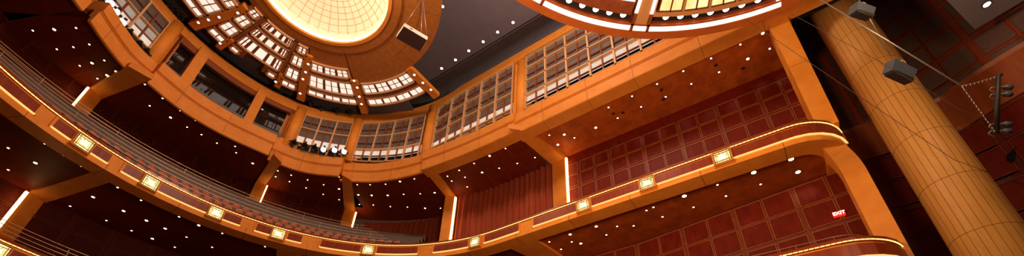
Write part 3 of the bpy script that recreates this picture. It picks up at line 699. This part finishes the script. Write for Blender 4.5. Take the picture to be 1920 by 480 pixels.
# ------------------------------------------------------------------ downlights in the soffits
BIG = {(102, 55), (173, 118), (201, 141), (218, 134), (236, 173), (320, 220), (367, 225), (474, 306), (550, 316), (635, 331), (636, 354), (672, 365), (697, 366), (727, 366), (750, 340), (815, 361), (797, 390), (918, 292), (904, 323),
       (17, 277), (67, 305), (175, 369), (232, 395), (275, 413), (310, 428), (286, 447), (373, 422), (1069, 439), (1089, 456), (1118, 424), (1402, 110), (1117, 239), (1058, 252), (1046, 271), (1430, 62)}
def dl(pts, z, r, label, grp, cool=False):
    for (px, py) in pts: downlight(onz(px, py, z-.004), .055 if (px, py) in BIG else (r if r > .05 else .034), cool and (px, py) not in BIG, label, grp)
dl([(1098, 240), (1116, 215), (1076, 270), (1047, 269), (1045, 240+4), (1137, 200), (1185, 180), (1203, 182), (1233, 157), (1248, 181), (1281, 133), (1297, 158), (1334, 108), (1348, 135), (1388, 83), (1402, 110), (1430, 62), (1442, 91), (1158, 221)][:0] or
   [(1046, 271), (1058, 252), (1077, 258), (1117, 239), (1141, 201), (1158, 221), (1185, 180), (1202, 200), (1232, 157), (1248, 181), (1296, 157), (1281, 133), (1333, 109), (1348, 135), (1388, 83), (1402, 110), (1430, 62), (1443, 91), (1030, 253)], 15.52, .05, 'small round downlight in the burl wood soffit of the straight upper balcony', 'upper side soffit downlights', True)
dl([(839, 330), (847, 339), (861, 319), (872, 332), (889, 306), (904, 323), (918, 292), (936, 315), (948, 278), (970, 306), (1003, 295), (876, 350)], 15.48, .05, 'small round downlight over the wide curtain bay', 'curtain bay downlights')
dl([(670, 346), (694, 346), (672, 365), (697, 366), (674, 383), (700, 384), (723, 345), (727, 366), (750, 340), (757, 364), (777, 335), (788, 363), (797, 390), (732, 387), (764, 388), (815, 361), (826, 390)], 15.48, .05, 'small round downlight over the dim curtain bay', 'dim curtain bay downlights')
dl([(526, 309), (521, 320), (517, 331), (550, 316), (546, 328), (543, 340), (579, 322), (577, 337), (574, 352), (608, 327), (607, 346), (606, 364), (635, 331), (636, 354), (636, 374)], 15.48, .05, 'small round downlight over the bay below the floodlights', 'floodlight bay downlights')
dl([(272, 158), (305, 184), (281, 198), (338, 207), (320, 220), (367, 225), (351, 238), (392, 239), (378, 252), (420, 254), (407, 268), (443, 286), (474, 306), (452, 268), (441, 274)], 15.5, .05, 'small round downlight over the central rear bay', 'central rear bay downlights')
dl([(62, 57), (102, 55), (143, 52), (107, 92), (138, 88), (168, 83), (150, 123), (173, 118), (196, 113), (183, 147), (201, 141), (218, 134), (236, 173)], 15.55, .05, 'small round downlight over the bay at upper left', 'upper left bay downlights')
dl([(1030, 453), (1072, 453), (1052, 467), (1069, 439), (1089, 456), (1118, 424), (1137, 440), (1157, 424), (1188, 423), (1212, 394), (1225, 388), (1242, 406), (1300, 388), (1345, 346), (1361, 367), (1426, 345)], ZA-.60, .05, 'small round downlight in the soffit under the straight upper balcony', 'lower side soffit downlights')
dl([(1283, 367), (1413, 323), (1483, 298), (1496, 322)], ZA-.60, .075, 'larger bright downlight in the soffit under the straight upper balcony', 'lower side soffit bright downlights')
dl([(57, 247), (16, 277), (67, 305), (16, 318), (85, 269), (120, 291), (153, 311), (107, 343+0), (175, 369), (132, 386), (221, 351), (232, 395), (200, 413), (265, 375), (305, 388), (275, 413), (310, 428), (286, 447), (247, 432), (336, 406), (373, 422), (350, 444), (328, 463), (398, 463), (417, 437), (497, 462)], ZA-.60, .05, 'small round downlight in the dark soffit under the rear balcony', 'rear soffit downlights')
# fittings on the wall side: speakers in the soffit
for px, py in ((1168, 211), (1150, 213), (1240, 168), (1244, 186), (1342, 122), (1393, 128)):
    m = M(); m.tube([(0, 0, -.01), (0, 0, .02)], .07, 12); o = m.build('ceiling_speaker', DARK); o.location = onz(px, py, 15.505); tag(o, 'small dark round ceiling speaker in the burl wood soffit', 'ceiling speaker', 'soffit speakers')

# ------------------------------------------------------------------ seating and rails on the rear of the upper balcony
ROW = .60; RISE = .54
def aback(s, k): return .38+ROW*k, ZA-.62+RISE*k
# stepped floor
m = M(); S0, S1 = S(735), S(5)+3
prof = [(.32, ZA-.45)]
for k in range(9): prof += [(.32+ROW*k, ZA-.42+RISE*k), (.32+ROW*(k+1), ZA-.42+RISE*k)]
prof += [(.32+ROW*9, ZA-.45)]
prof = [(.32, ZA-.55)]+prof[1:-1]+[(.32+ROW*9, ZA-.47)]
m.sweep(bpath(S0, S1), prof); struct(m.build('floor_seating', SEATW), 'stepped floor under the rear balcony seats')
seat = None; npl = 0
me_root = M()
me_root.box((0, .02, .18), (.15, 0, 0), (0, .15, .01), (0, 0, .035), 0)
# backrest with rounded top
me_root.prism([(-.165, .16, .12), (.165, .16, .12), (.165, .20, .36), (.12, .21, .44), (.05, .215, .47), (-.05, .215, .47), (-.12, .21, .44), (-.165, .20, .36)], (0, .05, 0.01), 0)
me_root.box((0, .235, .26), (.16, 0, 0), (0, .01, 0), (0, 0, .15), 1)
for sg in (-1, 1): me_root.box((.18*sg, .05, .14), (.015, 0, 0), (0, .13, 0), (0, 0, .14), 1)
for k in range(5):
    off = .32+ROW*(k+.45); zf_ = ZA-.42+RISE*k
    s = S0+.25+.1*k
    while s < S1 and npl < 290:
        p, o = base(s); P = bpt(s, off, zf_); x, y = proj(P)
        if x < -12: break
        if seat is None: seat = me_root.build('theatre_seat', [SEATM, SEATW]); so = seat
        else: so = seat.copy(); COL.objects.link(so)
        so.location = P; so.rotation_euler = (0, 0, math.atan2(-o[0], o[1]))
        tag(so, 'red upholstered theatre seat in the curved rows behind the upper balcony rail', 'seat', 'rear balcony seats'); npl += 1
        s += .43*(R0/(R0+off))
nm = ['front', 'second', 'third', 'fourth', 'fifth', 'sixth', 'rearmost']
for k in range(7):
    off = .28+ROW*k; z = ZA+.18+RISE*k*.985; e = S0-.2 if k == 0 else S0+.35*k
    root = empty('guard_rail', bpt(e, off, z)); inv = -bpt(e, off, z); tag(root, '%s curved metal rail along the rear balcony seats' % nm[k], 'rail', 'rear balcony rails')
    m = M(); st = [e+(S1-e)*i/70 for i in range(71)]; m.tube([bpt(s, off, z) for s in st], .014, 5); m.build('handrail', CHROME, root).location = inv
    if k in (0, 6, 4):
        s = e+.3
        while s < S1: m = M(); m.tube([bpt(s, off, z-.42), bpt(s, off, z)], .014, 5); s += 1.9; m.build('post', CHROME, root).location = inv
    if k == 6:
        m = M(); m.tube([bpt(s, off, z-.18) for s in st], .012, 5); m.build('mid_rail', CHROME, root).location = inv
# side guard rails
def rail(s0, s1, z, off, label, posts=1.6, r=.014):
    root = empty('guard_rail', bpt(s0, off, z)); inv = -bpt(s0, off, z); tag(root, label, 'rail')
    m = M(); n = 50; m.tube([bpt(s0+(s1-s0)*i/n, off, z) for i in range(n+1)], r, 5); m.build('handrail', CHROME, root).location = inv
    s = s0+.2
    while s < s1: m = M(); m.tube([bpt(s, off, z-.2), bpt(s, off, z)], .01, 5); s += posts; m.build('post', CHROME, root).location = inv
rail(2.0, S0+.2, ZA+.20, .22, 'thin metal guard rail above the upper balcony along the curtain bays')
rail(-2.6, 1.5, ZB+.42, .5, 'curved metal guard rail at the end of the lower balcony', .9)
rail(-2.8, 2.5, ZB+.24, .45, 'second bar of the guard rail at the end of the lower balcony', .9)
for k in range(4): rail(sb0-5.5, sb0+3, ZB+.22+.16*k, .2+.1*k, ['lowest', 'second', 'third', 'top'][k]+' bar of the metal rail on the lower balcony at left', 1.9, .012)
# aisle hand rails near the curtain
for i, (s, off) in enumerate(((S(742), .9), (S(715), 1.1), (S(690), 1.4), (S(848), .5), (S(872), .5), (S(815), .6))):
    root = empty('aisle_rail', bpt(s, off, ZA)); tag(root, ['looped aisle handrail at the end of the seats, nearest the curtain', 'looped aisle handrail at the end of the seats, middle one', 'looped aisle handrail at the end of the seats, furthest left',
        'looped handrail in front of the pier between curtains, right one', 'looped handrail right of the pier between curtains', 'looped handrail left of the pier between curtains'][i], 'rail')
    m = M(); c = bpt(s, off, ZA); h = .42+(.3*i if i < 3 else 0)
    pts = [bpt(s-.35, off, ZA-.1)-c, bpt(s-.33, off, ZA+h-.1)-c, bpt(s-.25, off, ZA+h)-c, bpt(s+.1, off, ZA+h)-c, bpt(s+.22, off+.02, ZA+h-.06)-c, bpt(s+.55, off+.05, ZA+.12)-c]
    m.tube(pts, .014, 5); m.build('handrail', CHROME, root)

# ------------------------------------------------------------------ floodlights on the cornice and in the cove
def flood(p, aim, lit, label, grp, r=.17):
    root = empty('floodlight', p); tag(root, label, 'floodlight', grp); d = (Vector(aim)-Vector(p)).normalized()
    m = M(); m.tube([-d*.26, -d*.18, -d*.04, d*.12, d*.13], [r*.5, r*.8, r*.95, r, r*1.06], 12); m.build('housing', DARK, root)
    m = M(); m.disc(d*.135, r*.95, n=16, nrm=d); m.build('lens', E_FLOOD if lit else GLASS, root)
    m = M(); t = d.cross(Vector((0, 0, 1))).normalized(); m.tube([t*r*1.15, t*r*1.2-Vector((0, 0, .22)), -t*r*1.2-Vector((0, 0, .22)), -t*r*1.15], .02, 5); m.tube([-Vector((0, 0, .22)), -Vector((0, 0, .34))], .03, 6)
    for q in range(4): m.box(d*.17+(t*math.cos(q*math.pi/2)+t.cross(d)*math.sin(q*math.pi/2))*r*1.25, t*.05, d*.08, t.cross(d)*.05)
    m.build('yoke', DARK, root)
cam0 = (0, 0, 0)
for (px, py, lit, lb) in ((606, 280, 1, 'lit floodlight, left one of three on the curved cornice'), (627, 281, 1, 'lit floodlight, middle one of three on the curved cornice'), (645, 284, 1, 'lit floodlight, right one of three on the curved cornice'),
                      (551, 267, 0, 'unlit dark spotlight furthest left beside the three lit floodlights'), (571, 272, 0, 'unlit dark spotlight in the middle of its row beside three lit ones'), (589, 276, 0, 'unlit dark spotlight just left of the three lit floodlights')):
    flood(onz(px, py, 16.9), (3, 4, 2), lit, lb, None, .14)
for (px, py, lit, lb) in ((206, 4, 1, 'brightest lit floodlight at the top of the upper left cornice'), (216, 20, 1, 'second lit floodlight on the upper left cornice'), (228, 40, 1, 'third lit floodlight on the upper left cornice'),
                      (240, 60, 0, 'unlit spotlight below the three lit ones at upper left'), (258, 82, 0, 'unlit spotlight, fifth along the upper left cornice'), (272, 96, 0, 'unlit spotlight nearest the column on the upper left cornice')):
    flood(onz(px, py, 16.95), (3, 4, 0), lit, lb, None, .15)
for (px, py) in ((402, 100), (412, 112), (424, 119), (443, 130), (455, 141), (470, 150), (484, 157), (497, 165), (524, 173), (540, 183), (584, 190), (604, 200), (634, 204), (658, 207), (318, 10), (328, 18), (338, 28), (362, 66), (378, 79)):
    flood(onz(px, py+2, 20.25), (4, 6, 0), False, 'small dark spotlight in the shadowy gap above the ring beam', 'cove spotlights', .10)
# ------------------------------------------------------------------ canopy
K = (2.37, -3.58); CZ = 14.0
def kp(r, a, z): a = R(a); return Vector((K[0]+r*math.cos(a), K[1]+r*math.sin(a), z))
def ksec(m, r0, r1, a0, a1, z0, z1, mi=0, st=1.5):
    n = max(1, int(abs(a1-a0)/st+.5)); vs = []
    for i in range(n+1):
        a = a0+(a1-a0)*i/n; vs += [kp(r0, a, z0), kp(r1, a, z0), kp(r1, a, z1), kp(r0, a, z1)]
    m.add(vs, [(4*i+k, 4*i+(k+1) % 4, 4*i+4+(k+1) % 4, 4*i+4+k) for i in range(n) for k in range(4)]+[(3, 2, 1, 0), tuple(4*n+k for k in range(4))], mi)
root = empty('acoustic_canopy', (K[0], K[1], CZ)); tag(root, 'round reddish wooden acoustic canopy with bright light bands hanging at the top right', 'canopy'); inv = Vector((-K[0], -K[1], -CZ))
def kb(m, nm, mt, lb=None):
    o = m.build(nm, mt, root); o.location = inv
    if lb: o['label'] = lb
A0, A1 = 4.3, 88
m = M(); ksec(m, 8.68, 8.95, A0, A1, CZ, CZ+.45); ksec(m, 8.44, 8.5, A0+2, A1, CZ+.0, CZ+.3)
# end piece: straight edge at y ~ -2.9
def rbox(m, r0, r1, a, w, z0, z1): 
    p0, p1 = kp(r0, a, (z0+z1)/2), kp(r1, a, (z0+z1)/2); d = p1-p0; t = Vector((d.y, -d.x, 0)).normalized(); m.box((p0+p1)/2, d/2, t*w, (0, 0, (z1-z0)/2))
rbox(m, 3.0, 8.955, 5.45, .25, CZ-.006, CZ+.44)
kb(m, 'rim', CANW)
m = M(); ksec(m, 3, 8.7, A0+.5, A1, CZ+.40, CZ+.46); kb(m, 'deck', CANR)
m = M()
for a, b in ((7.1, 34.4), (35.05, 38.1), (38.75, 59.3), (59.9, 75)): ksec(m, 8.5, 8.68, a, b, CZ+.03, CZ+.06)
rbox(m, 4, 8.60, 7.5, .07, CZ+.03, CZ+.06)
kb(m, 'light_band', E_CAN, 'continuous bright band inside the rim')
m = M(); ksec(m, 8.18, 8.44, 9, 33.9, CZ+.22, CZ+.3); ksec(m, 8.18, 8.44, 39.3, 60, CZ+.22, CZ+.3); kb(m, 'lamp_trough', DARK)
m = M(); ksec(m, 8.42, 8.5, 8, 34, CZ+.08, CZ+.3); ksec(m, 8.42, 8.5, 39, 60, CZ+.08, CZ+.3)
for a in (34.75, 38.4, 59.6): rbox(m, 8.1, 8.7, a, .05, CZ, CZ+.3)
ksec(m, 7.72, 8.18, 39.4, 59.5, CZ+.05, CZ+.2); ksec(m, 6.9, 7.64, 39.4, 59.5, CZ+.05, CZ+.2); kb(m, 'wood_slat', CANR)
m = M(); ksec(m, 7.64, 7.72, 39.6, 59, CZ+.02, CZ+.06)
for a in (38.45, 34.85): rbox(m, 5.5, 8.07, a, .05, CZ+.0, CZ+.04)
kb(m, 'inner_light_strip', E_CAN, 'bright straight strip beside the pale beam')
m = M(); rbox(m, 4, 8.5, 36.65, .21, CZ+.03, CZ+.3); ksec(m, 8.04, 8.18, 8.6, 34.4, CZ+.04, CZ+.3); ksec(m, 6.0, 6.25, 8.6, 34, CZ+.04, CZ+.3)
for a in (34.3, 27.6, 21.75, 15.9, 10.1): rbox(m, 6, 8.1, a, .04, CZ+.05, CZ+.3)
ksec(m, 6, 8.2, 8.3, 10.1, CZ+.05, CZ+.3)
kb(m, 'pale_frame', CANP)
m = M(); mm = M()
for i in range(4):
    a0 = 10.4+5.85*i; a1 = a0+5.2
    for c_ in range(2):
        for r_ in range(3):
            b0 = a0+(a1-a0)*c_/2; ksec(m, 8.0-.62*(r_+1)+.04, 8.0-.62*r_, b0+.15, b0+(a1-a0)/2-.15, CZ+.10, CZ+.13)
    ksec(mm, 6.1, 8.05, a0-.2, a1+.2, CZ+.14, CZ+.2)
    for r_ in range(4): ksec(mm, 8.0-.62*r_, 8.04-.62*r_, a0-.1, a1+.1, CZ+.07, CZ+.15)
    for aa in (a0-.1, (a0+a1)/2, a1+.1): rbox(mm, 6.1, 8.03, aa, .022, CZ+.07, CZ+.15)
kb(m, 'onyx_pane', E_ONY2, 'glowing yellow onyx panes'); kb(mm, 'muntins', RIBD)
for a, g in [(50.9, 1), (47.6, 1), (44.3, 1), (41.0, 1), (54.2, 1), (57.5, 1)]+[(31.1-3.28*i, 2) for i in range(7)]:
    rt = empty('canopy_lamp', kp(8.24, a, CZ+.16)); tag(rt, 'round bright lamp in the canopy trough, '+('left of the pale beam' if g == 1 else 'right of the pale beam'), 'lamp', 'canopy lamps left' if g == 1 else 'canopy lamps right')
    m = M(); m.tube([(0, 0, -.02), (0, 0, .08)], .115, 16); m.build('housing', DARK, rt); m = M(); m.disc((0, 0, -.025), .10, n=18); m.build('lens', E_CLAMP, rt)
# suspension rods of the canopy
for r_, a in ((6, 20), (6, 50), (7.5, 70)): m = M(); m.tube([kp(r_, a, CZ+.4)+inv, kp(r_, a, 21.95)+inv], .02, 5); m.build('suspension_rod', WIRD, root)

# ------------------------------------------------------------------ hanging loudspeaker panel
q = [onz(742, 71, 15.), onz(757, 49, 15.), onz(801, 75, 15.), onz(788, 97, 15.)]; c = (q[0]+q[1]+q[2]+q[3])/4
root = empty('hanging_speaker', c); tag(root, 'white edged box loudspeaker hanging on four wires below the dome', 'loudspeaker')
q = [p-c for p in q]; up = Vector((0, 0, 1))
m = M(); m.prism(q, up*.20); m.build('cabinet', PLATE, root)
cc = sum(q, Vector())/4; m = M(); m.prism([p*.985-up*.012 for p in q], up*.02); tag(m.build('grille', DKGR, root), 'dark maroon grille on the underside')
ap = onz(793, -4, 17.6)-c
for p in q: m = M(); m.tube([p*.93+up*.17, ap], .010, 5); m.build('wire', WIRE, root)
m = M(); m.tube([ap, ap+Vector((0, 0, 22-c.z-ap.z))], .012, 5); m.build('wire', WIRE, root)
m = M(); e0 = (q[1]+(q[2]-q[1])*.3)+up*.1; dd = (q[2]-q[1]).normalized(); m.box(e0+(q[1]-q[0]).normalized()*.005, dd*.05, up*.018, (q[1]-q[0]).normalized()*.006); m.build('badge', DARK, root)

# ------------------------------------------------------------------ big column
cd_ = Vector((math.sin(.923150106-YAW), math.cos(.923150106-YAW), 0)); D = 14.5; rad = .0489*D
root = empty('great_column', (cd_*D)+Vector((0, 0, 1))); tag(root, 'huge round honey coloured wooden column leaning across the right side', 'column')
m = M(); m.tube([(0, 0, 0), (0, 0, 19)], rad, 64); m.build('shaft', COLW, root)
m = M()
for k in range(28):
    a = 2*math.pi*k/28; d = Vector((math.cos(a), math.sin(a), 0)); t = Vector((-d.y, d.x, 0)); m.box(d*(rad+.0005)+Vector((0, 0, 9.5)), d*.003, t*.0045, (0, 0, 9.5))
for i in range(-3, 7):
    z = 9.22+1.565*i-1.0
    m.tube([(rad*1.001*math.cos(a), rad*1.001*math.sin(a), z) for a in [2*math.pi*k/64 for k in range(65)]], .007, 4)
m.build('seam', SEAM, root)

# ------------------------------------------------------------------ stage side walls
wp = spline([(16.6, -.5), (16.6, -3.0), (16.62, -5.2), (16.55, -6.35), (16.15, -6.85), (15.62, -7.6), (15.24, -8.3), (14.75, -9.4), (14.2, -10.6)], 8)
cum = [0]
for i in range(1, len(wp)): cum.append(cum[-1]+(Vector(wp[i][0])-Vector(wp[i-1][0])).length)
def wf(u):
    u = max(0, min(u, cum[-1]-1e-4)); i = max(j for j in range(len(cum)-1) if cum[j] <= u); t = (u-cum[i])/(cum[i+1]-cum[i])
    p = Vector(wp[i][0]).lerp(Vector(wp[i+1][0]), t); o = Vector(wp[i][1]).lerp(Vector(wp[i+1][1]), t).normalized(); 
    n = -o if o.dot(p) > 0 else o
    return (p.x, p.y), (n.x, n.y)
coffer_wall('wall_stage_lower', wf, 0, cum[-1], 3.0, 11.2, 1.08, 1.12, [COFF, BAND2, RIBD], 'dark red coffered stage wall behind the big column', big=.11, gap=.05)
coffer_wall('wall_stage_upper', wf, 0, cum[-1], 12.73, 21.9, .92, .98, [COFG, RIBD, RIBD], 'brown fabric coffers of the upper stage wall', big=.10, gap=.05)
m = M(); pth = [((wf(u)[0]), (-wf(u)[1][0], -wf(u)[1][1]), 0) for u in [cum[-1]*i/60 for i in range(61)]]
m.sweep(pth, [(-.06, 11.2), (-.09, 11.35), (-.06, 12.6), (-.12, 12.73), (.1, 12.73), (.1, 11.2)], smooth=False); struct(m.build('trim_3', BAND), 'smooth reddish wood band on the stage wall')
# grey panel, top right
a = onz(1828, 55, 13.4); b = onz(1755, -20, 13.4); c2 = onz(1925, -2, 13.4); 
m = M(); m.prism([a, b, b+(b-a)*1.5+(c2-a)*.0, c2+(b-a)*2.0, c2+(c2-a)*.6], (0, 0, .15)); tag(m.build('ceiling_panel', GREY2), 'flat grey ceiling panel with a bright downlight at the top right corner', 'ceiling panel')
# dark box at right edge
pr = [ray(1886, 292)*13.0, ray(1904, 276)*13.0, ray(1935, 305)*13.0, ray(1935, 345)*13.0]
root = empty('wall_box', pr[0]); tag(root, 'dark box with a lighter wooden edge on the wall at the right edge', 'box')
m = M(); n_ = Vector((.8, -.3, .3)); m.prism([p-pr[0] for p in pr], n_*.6); m.build('cabinet', DARK, root)
m = M(); w0 = pr[1]-pr[0]; w1 = pr[2]-pr[0]; m.prism([w0, w1, w1+Vector((0, 0, .06)), w0+Vector((0, 0, .06))], n_*.3); m.build('edge', BAND, root)
# exit sign
c = onx(1573, 401, 14.06); root = empty('exit_sign', c); tag(root, 'small red illuminated exit sign on the coffered wall of the lower balcony', 'sign')
m = M(); m.box((0, 0, 0), (.04, 0, 0), (0, .15, 0), (0, 0, .075)); m.build('housing', E_EXIT, root)
cu = bpy.data.curves.new('exit_text', 'FONT'); cu.body = 'EXIT'; cu.size = .15; cu.align_x = 'CENTER'; cu.align_y = 'CENTER'; cu.extrude = .003; cu.offset = .003
to = bpy.data.objects.new('exit_text', cu); COL.objects.link(to); to.rotation_euler = (R(90), 0, R(-90)); bpy.context.view_layer.update()
me = bpy.data.meshes.new_from_object(to); bpy.data.objects.remove(to); me.materials.clear(); me.materials.append(E_EXITL)
t2 = bpy.data.objects.new('lettering', me); COL.objects.link(t2); t2.parent = root; t2.rotation_euler = (R(90), 0, R(-90)); t2.location = (-.046, 0, 0)

# ------------------------------------------------------------------ cables, lamps and microphones over the stage
def cable(pts, r, label, mt=WIRE, nm='cable'):
    m = M(); p0 = Vector(pts[0]); m.tube([Vector(p)-p0 for p in pts], r, 6); o = m.build(nm, mt); o.location = p0; return tag(o, label, 'cable')
J = ray(1803, 161)*9.0
cable([ray(1520, -12)*10.5, J], .015, 'thick steel cable running down to the microphone bridle', WIRE)
cable([ray(1400, 37)*12.0, ray(1500, 105)*11.6, ray(1625, 190)*11.2, ray(1790, 300)*10.8, ray(1935, 352)*10.5], .007, 'thin wire crossing in front of the big column', WIRD)
cable([ray(1484, 26)*11.0, ray(1640, 110)*10.4, ray(1800, 205)*10, ray(1935, 262)*9.7], .006, 'faint wire passing from the canopy corner to the right edge', WIRD)
cable([ray(1600, -20)*10.6, ray(1672, 108)*10.6], .010, 'supply cable leading down to the grey lamp housing', WIRE)
top = ray(1871, 142)*9.0; bot = ray(1868, 250)*9.0
def chain(a, b, n, label, sag=0):
    a, b = Vector(a), Vector(b); m = M(); L = (b-a).length
    pts = [a+(b-a)*i/n-Vector((0, 0, sag*math.sin(math.pi*i/n))) for i in range(n+1)]
    m.tube([p-a for p in pts], .008, 5)
    for i in range(1, n): m.tube([pts[i]-a+Vector((0, 0, .0)), pts[i]-a+Vector((.02, .0, -.035))], .010, 5)
    o = m.build('bridle_cable', WIRE); o.location = a; tag(o, label, 'cable')
chain(J, top, 9, 'short knotted cable from the junction to the top of the microphone bar', .02)
chain(J, bot, 15, 'long beaded cable from the junction to the foot of the microphone bar', .03)
root = empty('microphone_bar', bot); tag(root, 'dark hanging bar carrying four microphones at the right', 'microphone bar')
ab = top-bot; rv = CR
m = M(); m.tube([Vector(), ab], .045, 6); m.tube([ab*.98+rv*-.03, ab*1.02+rv*.08], .03, 6); m.build('bar', DARK, root)
for f in (.80, .68, .16, .04):
    m = M(); p = ab*f; m.tube([p+rv*.05, p+rv*.14, p+rv*.15, p+rv*.28, p+rv*.30], [.02, .025, .055, .055, .03], 10); m.build('microphone', LUMG, root)
    m = M(); m.tube([p+rv*.03, p-rv*.12+ab*.0, p-rv*.16-ab*.04, p-rv*.10-ab*.08, p-ab*.09], .010, 5); m.build('microphone_lead', WIRE, root)
def luminaire(px, py, dist, label, ang, sc_=1.0):
    c = ray(px, py)*dist; root = empty('stage_lamp', c); tag(root, label, 'stage lamp')
    u = (CR*math.cos(ang)-CU*math.sin(ang)); v = (CR*math.sin(ang)+CU*math.cos(ang)); w = CF
    m = M(); m.prism([(-u*.30+v*.13)*sc_-w*.1, (u*.30+v*.10)*sc_-w*.1, (u*.30-v*.12)*sc_-w*.1, (-u*.26-v*.16)*sc_-w*.1], w*.28); m.build('housing', LUMG, root)
    m = M(); m.box((u*.05-v*.165)*sc_+w*.02, u*.27*sc_, v*.045*sc_, w*.12)
    for k in range(3): m.box((u*(.05+.1*k)-v*.20)*sc_-w*.08, u*.03, v*.02, w*.02)
    m.build('lens_frame', DARK, root)
    m = M(); m.tube([(-u*.1+v*.13)*sc_-w*.05, (-u*.08+v*.22)*sc_, (u*.02+v*.22)*sc_, (u*.04+v*.12)*sc_-w*.05], .012, 5); m.build('yoke', PLATE, root)
    for vv in (.08, -.05): m = M(); m.tube([(u*.3+v*vv)*sc_, (u*.37+v*vv)*sc_], .02, 6); m.build('knob', PLATE, root)
luminaire(1689, 131, 10.6, 'grey stage lamp housing hanging in front of the big column', .42, 1.0)
luminaire(1618, 18, 10.6, 'dark stage lamp housing at the top of the big column', .30, .75)

# ------------------------------------------------------------------ light
sc.view_settings.view_transform = 'Standard'; sc.view_settings.look = 'None'; sc.view_settings.gamma = 1; sc.view_settings.exposure = 0
sc.view_settings.use_curve_mapping = False
w = bpy.data.worlds.new('world'); sc.world = w; w.use_nodes = True; w.node_tree.nodes['Background'].inputs[0].default_value = (1, .5, .25, 1); w.node_tree.nodes['Background'].inputs[1].default_value = .04
WARM = (1, .66, .36)
point((5, 3.5, 7), 2000, 1.0, WARM)  # added fill lights hanging free, no fittings modelled for them
point((4, -4, 8), 560, 1.0, WARM)
point((7, -6, 10), 430, .6, WARM)
point((3.4, 12.0, 18.9), 620, .7, (1, .70, .42))
point((6, 4, 18.8), 1750, .8, (1, .74, .54))
point((10.2, -.6, 4.5), 45, .3, WARM)
# washes on the back walls
for px, py in ((1088, 309), (1117, 299), (1153, 281), (1197, 266), (1238, 252), (1285, 236), (1331, 219), (1378, 200), (1430, 163), (1469, 152)):
    p = onx(px, py, 15.0); spot((14.0, p.y, 15.45), (15.0, p.y, p.z+.05), 5, 34, 1, .04, (1, .70, .55))
for px, py in ((1497, 378), (1347, 447), (1520, 372), (1400, 425)):
    p = onx(px, py, 14.4); spot((13.5, p.y, 9.4), (14.4, p.y, p.z), 6, 40, 1, .04, (1, .62, .35))
for (y, x) in ((9.3, 14.2), (10.6, 14.2), (11.9, 14.1), (13.1, 13.9)): spot((x-.3, y, 15.3), (x+.9, y, 12.6), 45, 50, 1, .05, (1, .6, .35))
for (x, y) in ((14.9, 16.6), (14.5, 18.2), (13.8, 19.6)): spot((x-1.0, y-.5, 15.3), (x+.4, y+.2, 11.6), 40, 50, 1, .05, (1, .55, .3))
for (px, py) in ((212, 203), (292, 246), (312, 275), (445, 325)):
    r_ = ray(px, py); t_ = min((k*.01 for k in range(1200, 3200)), key=lambda t: abs(math.hypot(r_.x*t-C1[0], r_.y*t-C1[1])-RB)+(0 if r_.y*t > 14 else 99)); q = r_*t_
    d_ = Vector((q.x-C1[0], q.y-C1[1], 0)).normalized(); spot(q-d_*.9+Vector((0, 0, max(.4, 15.3-q.z))), q, 14, 34, 1, .04, (1, .55, .3))
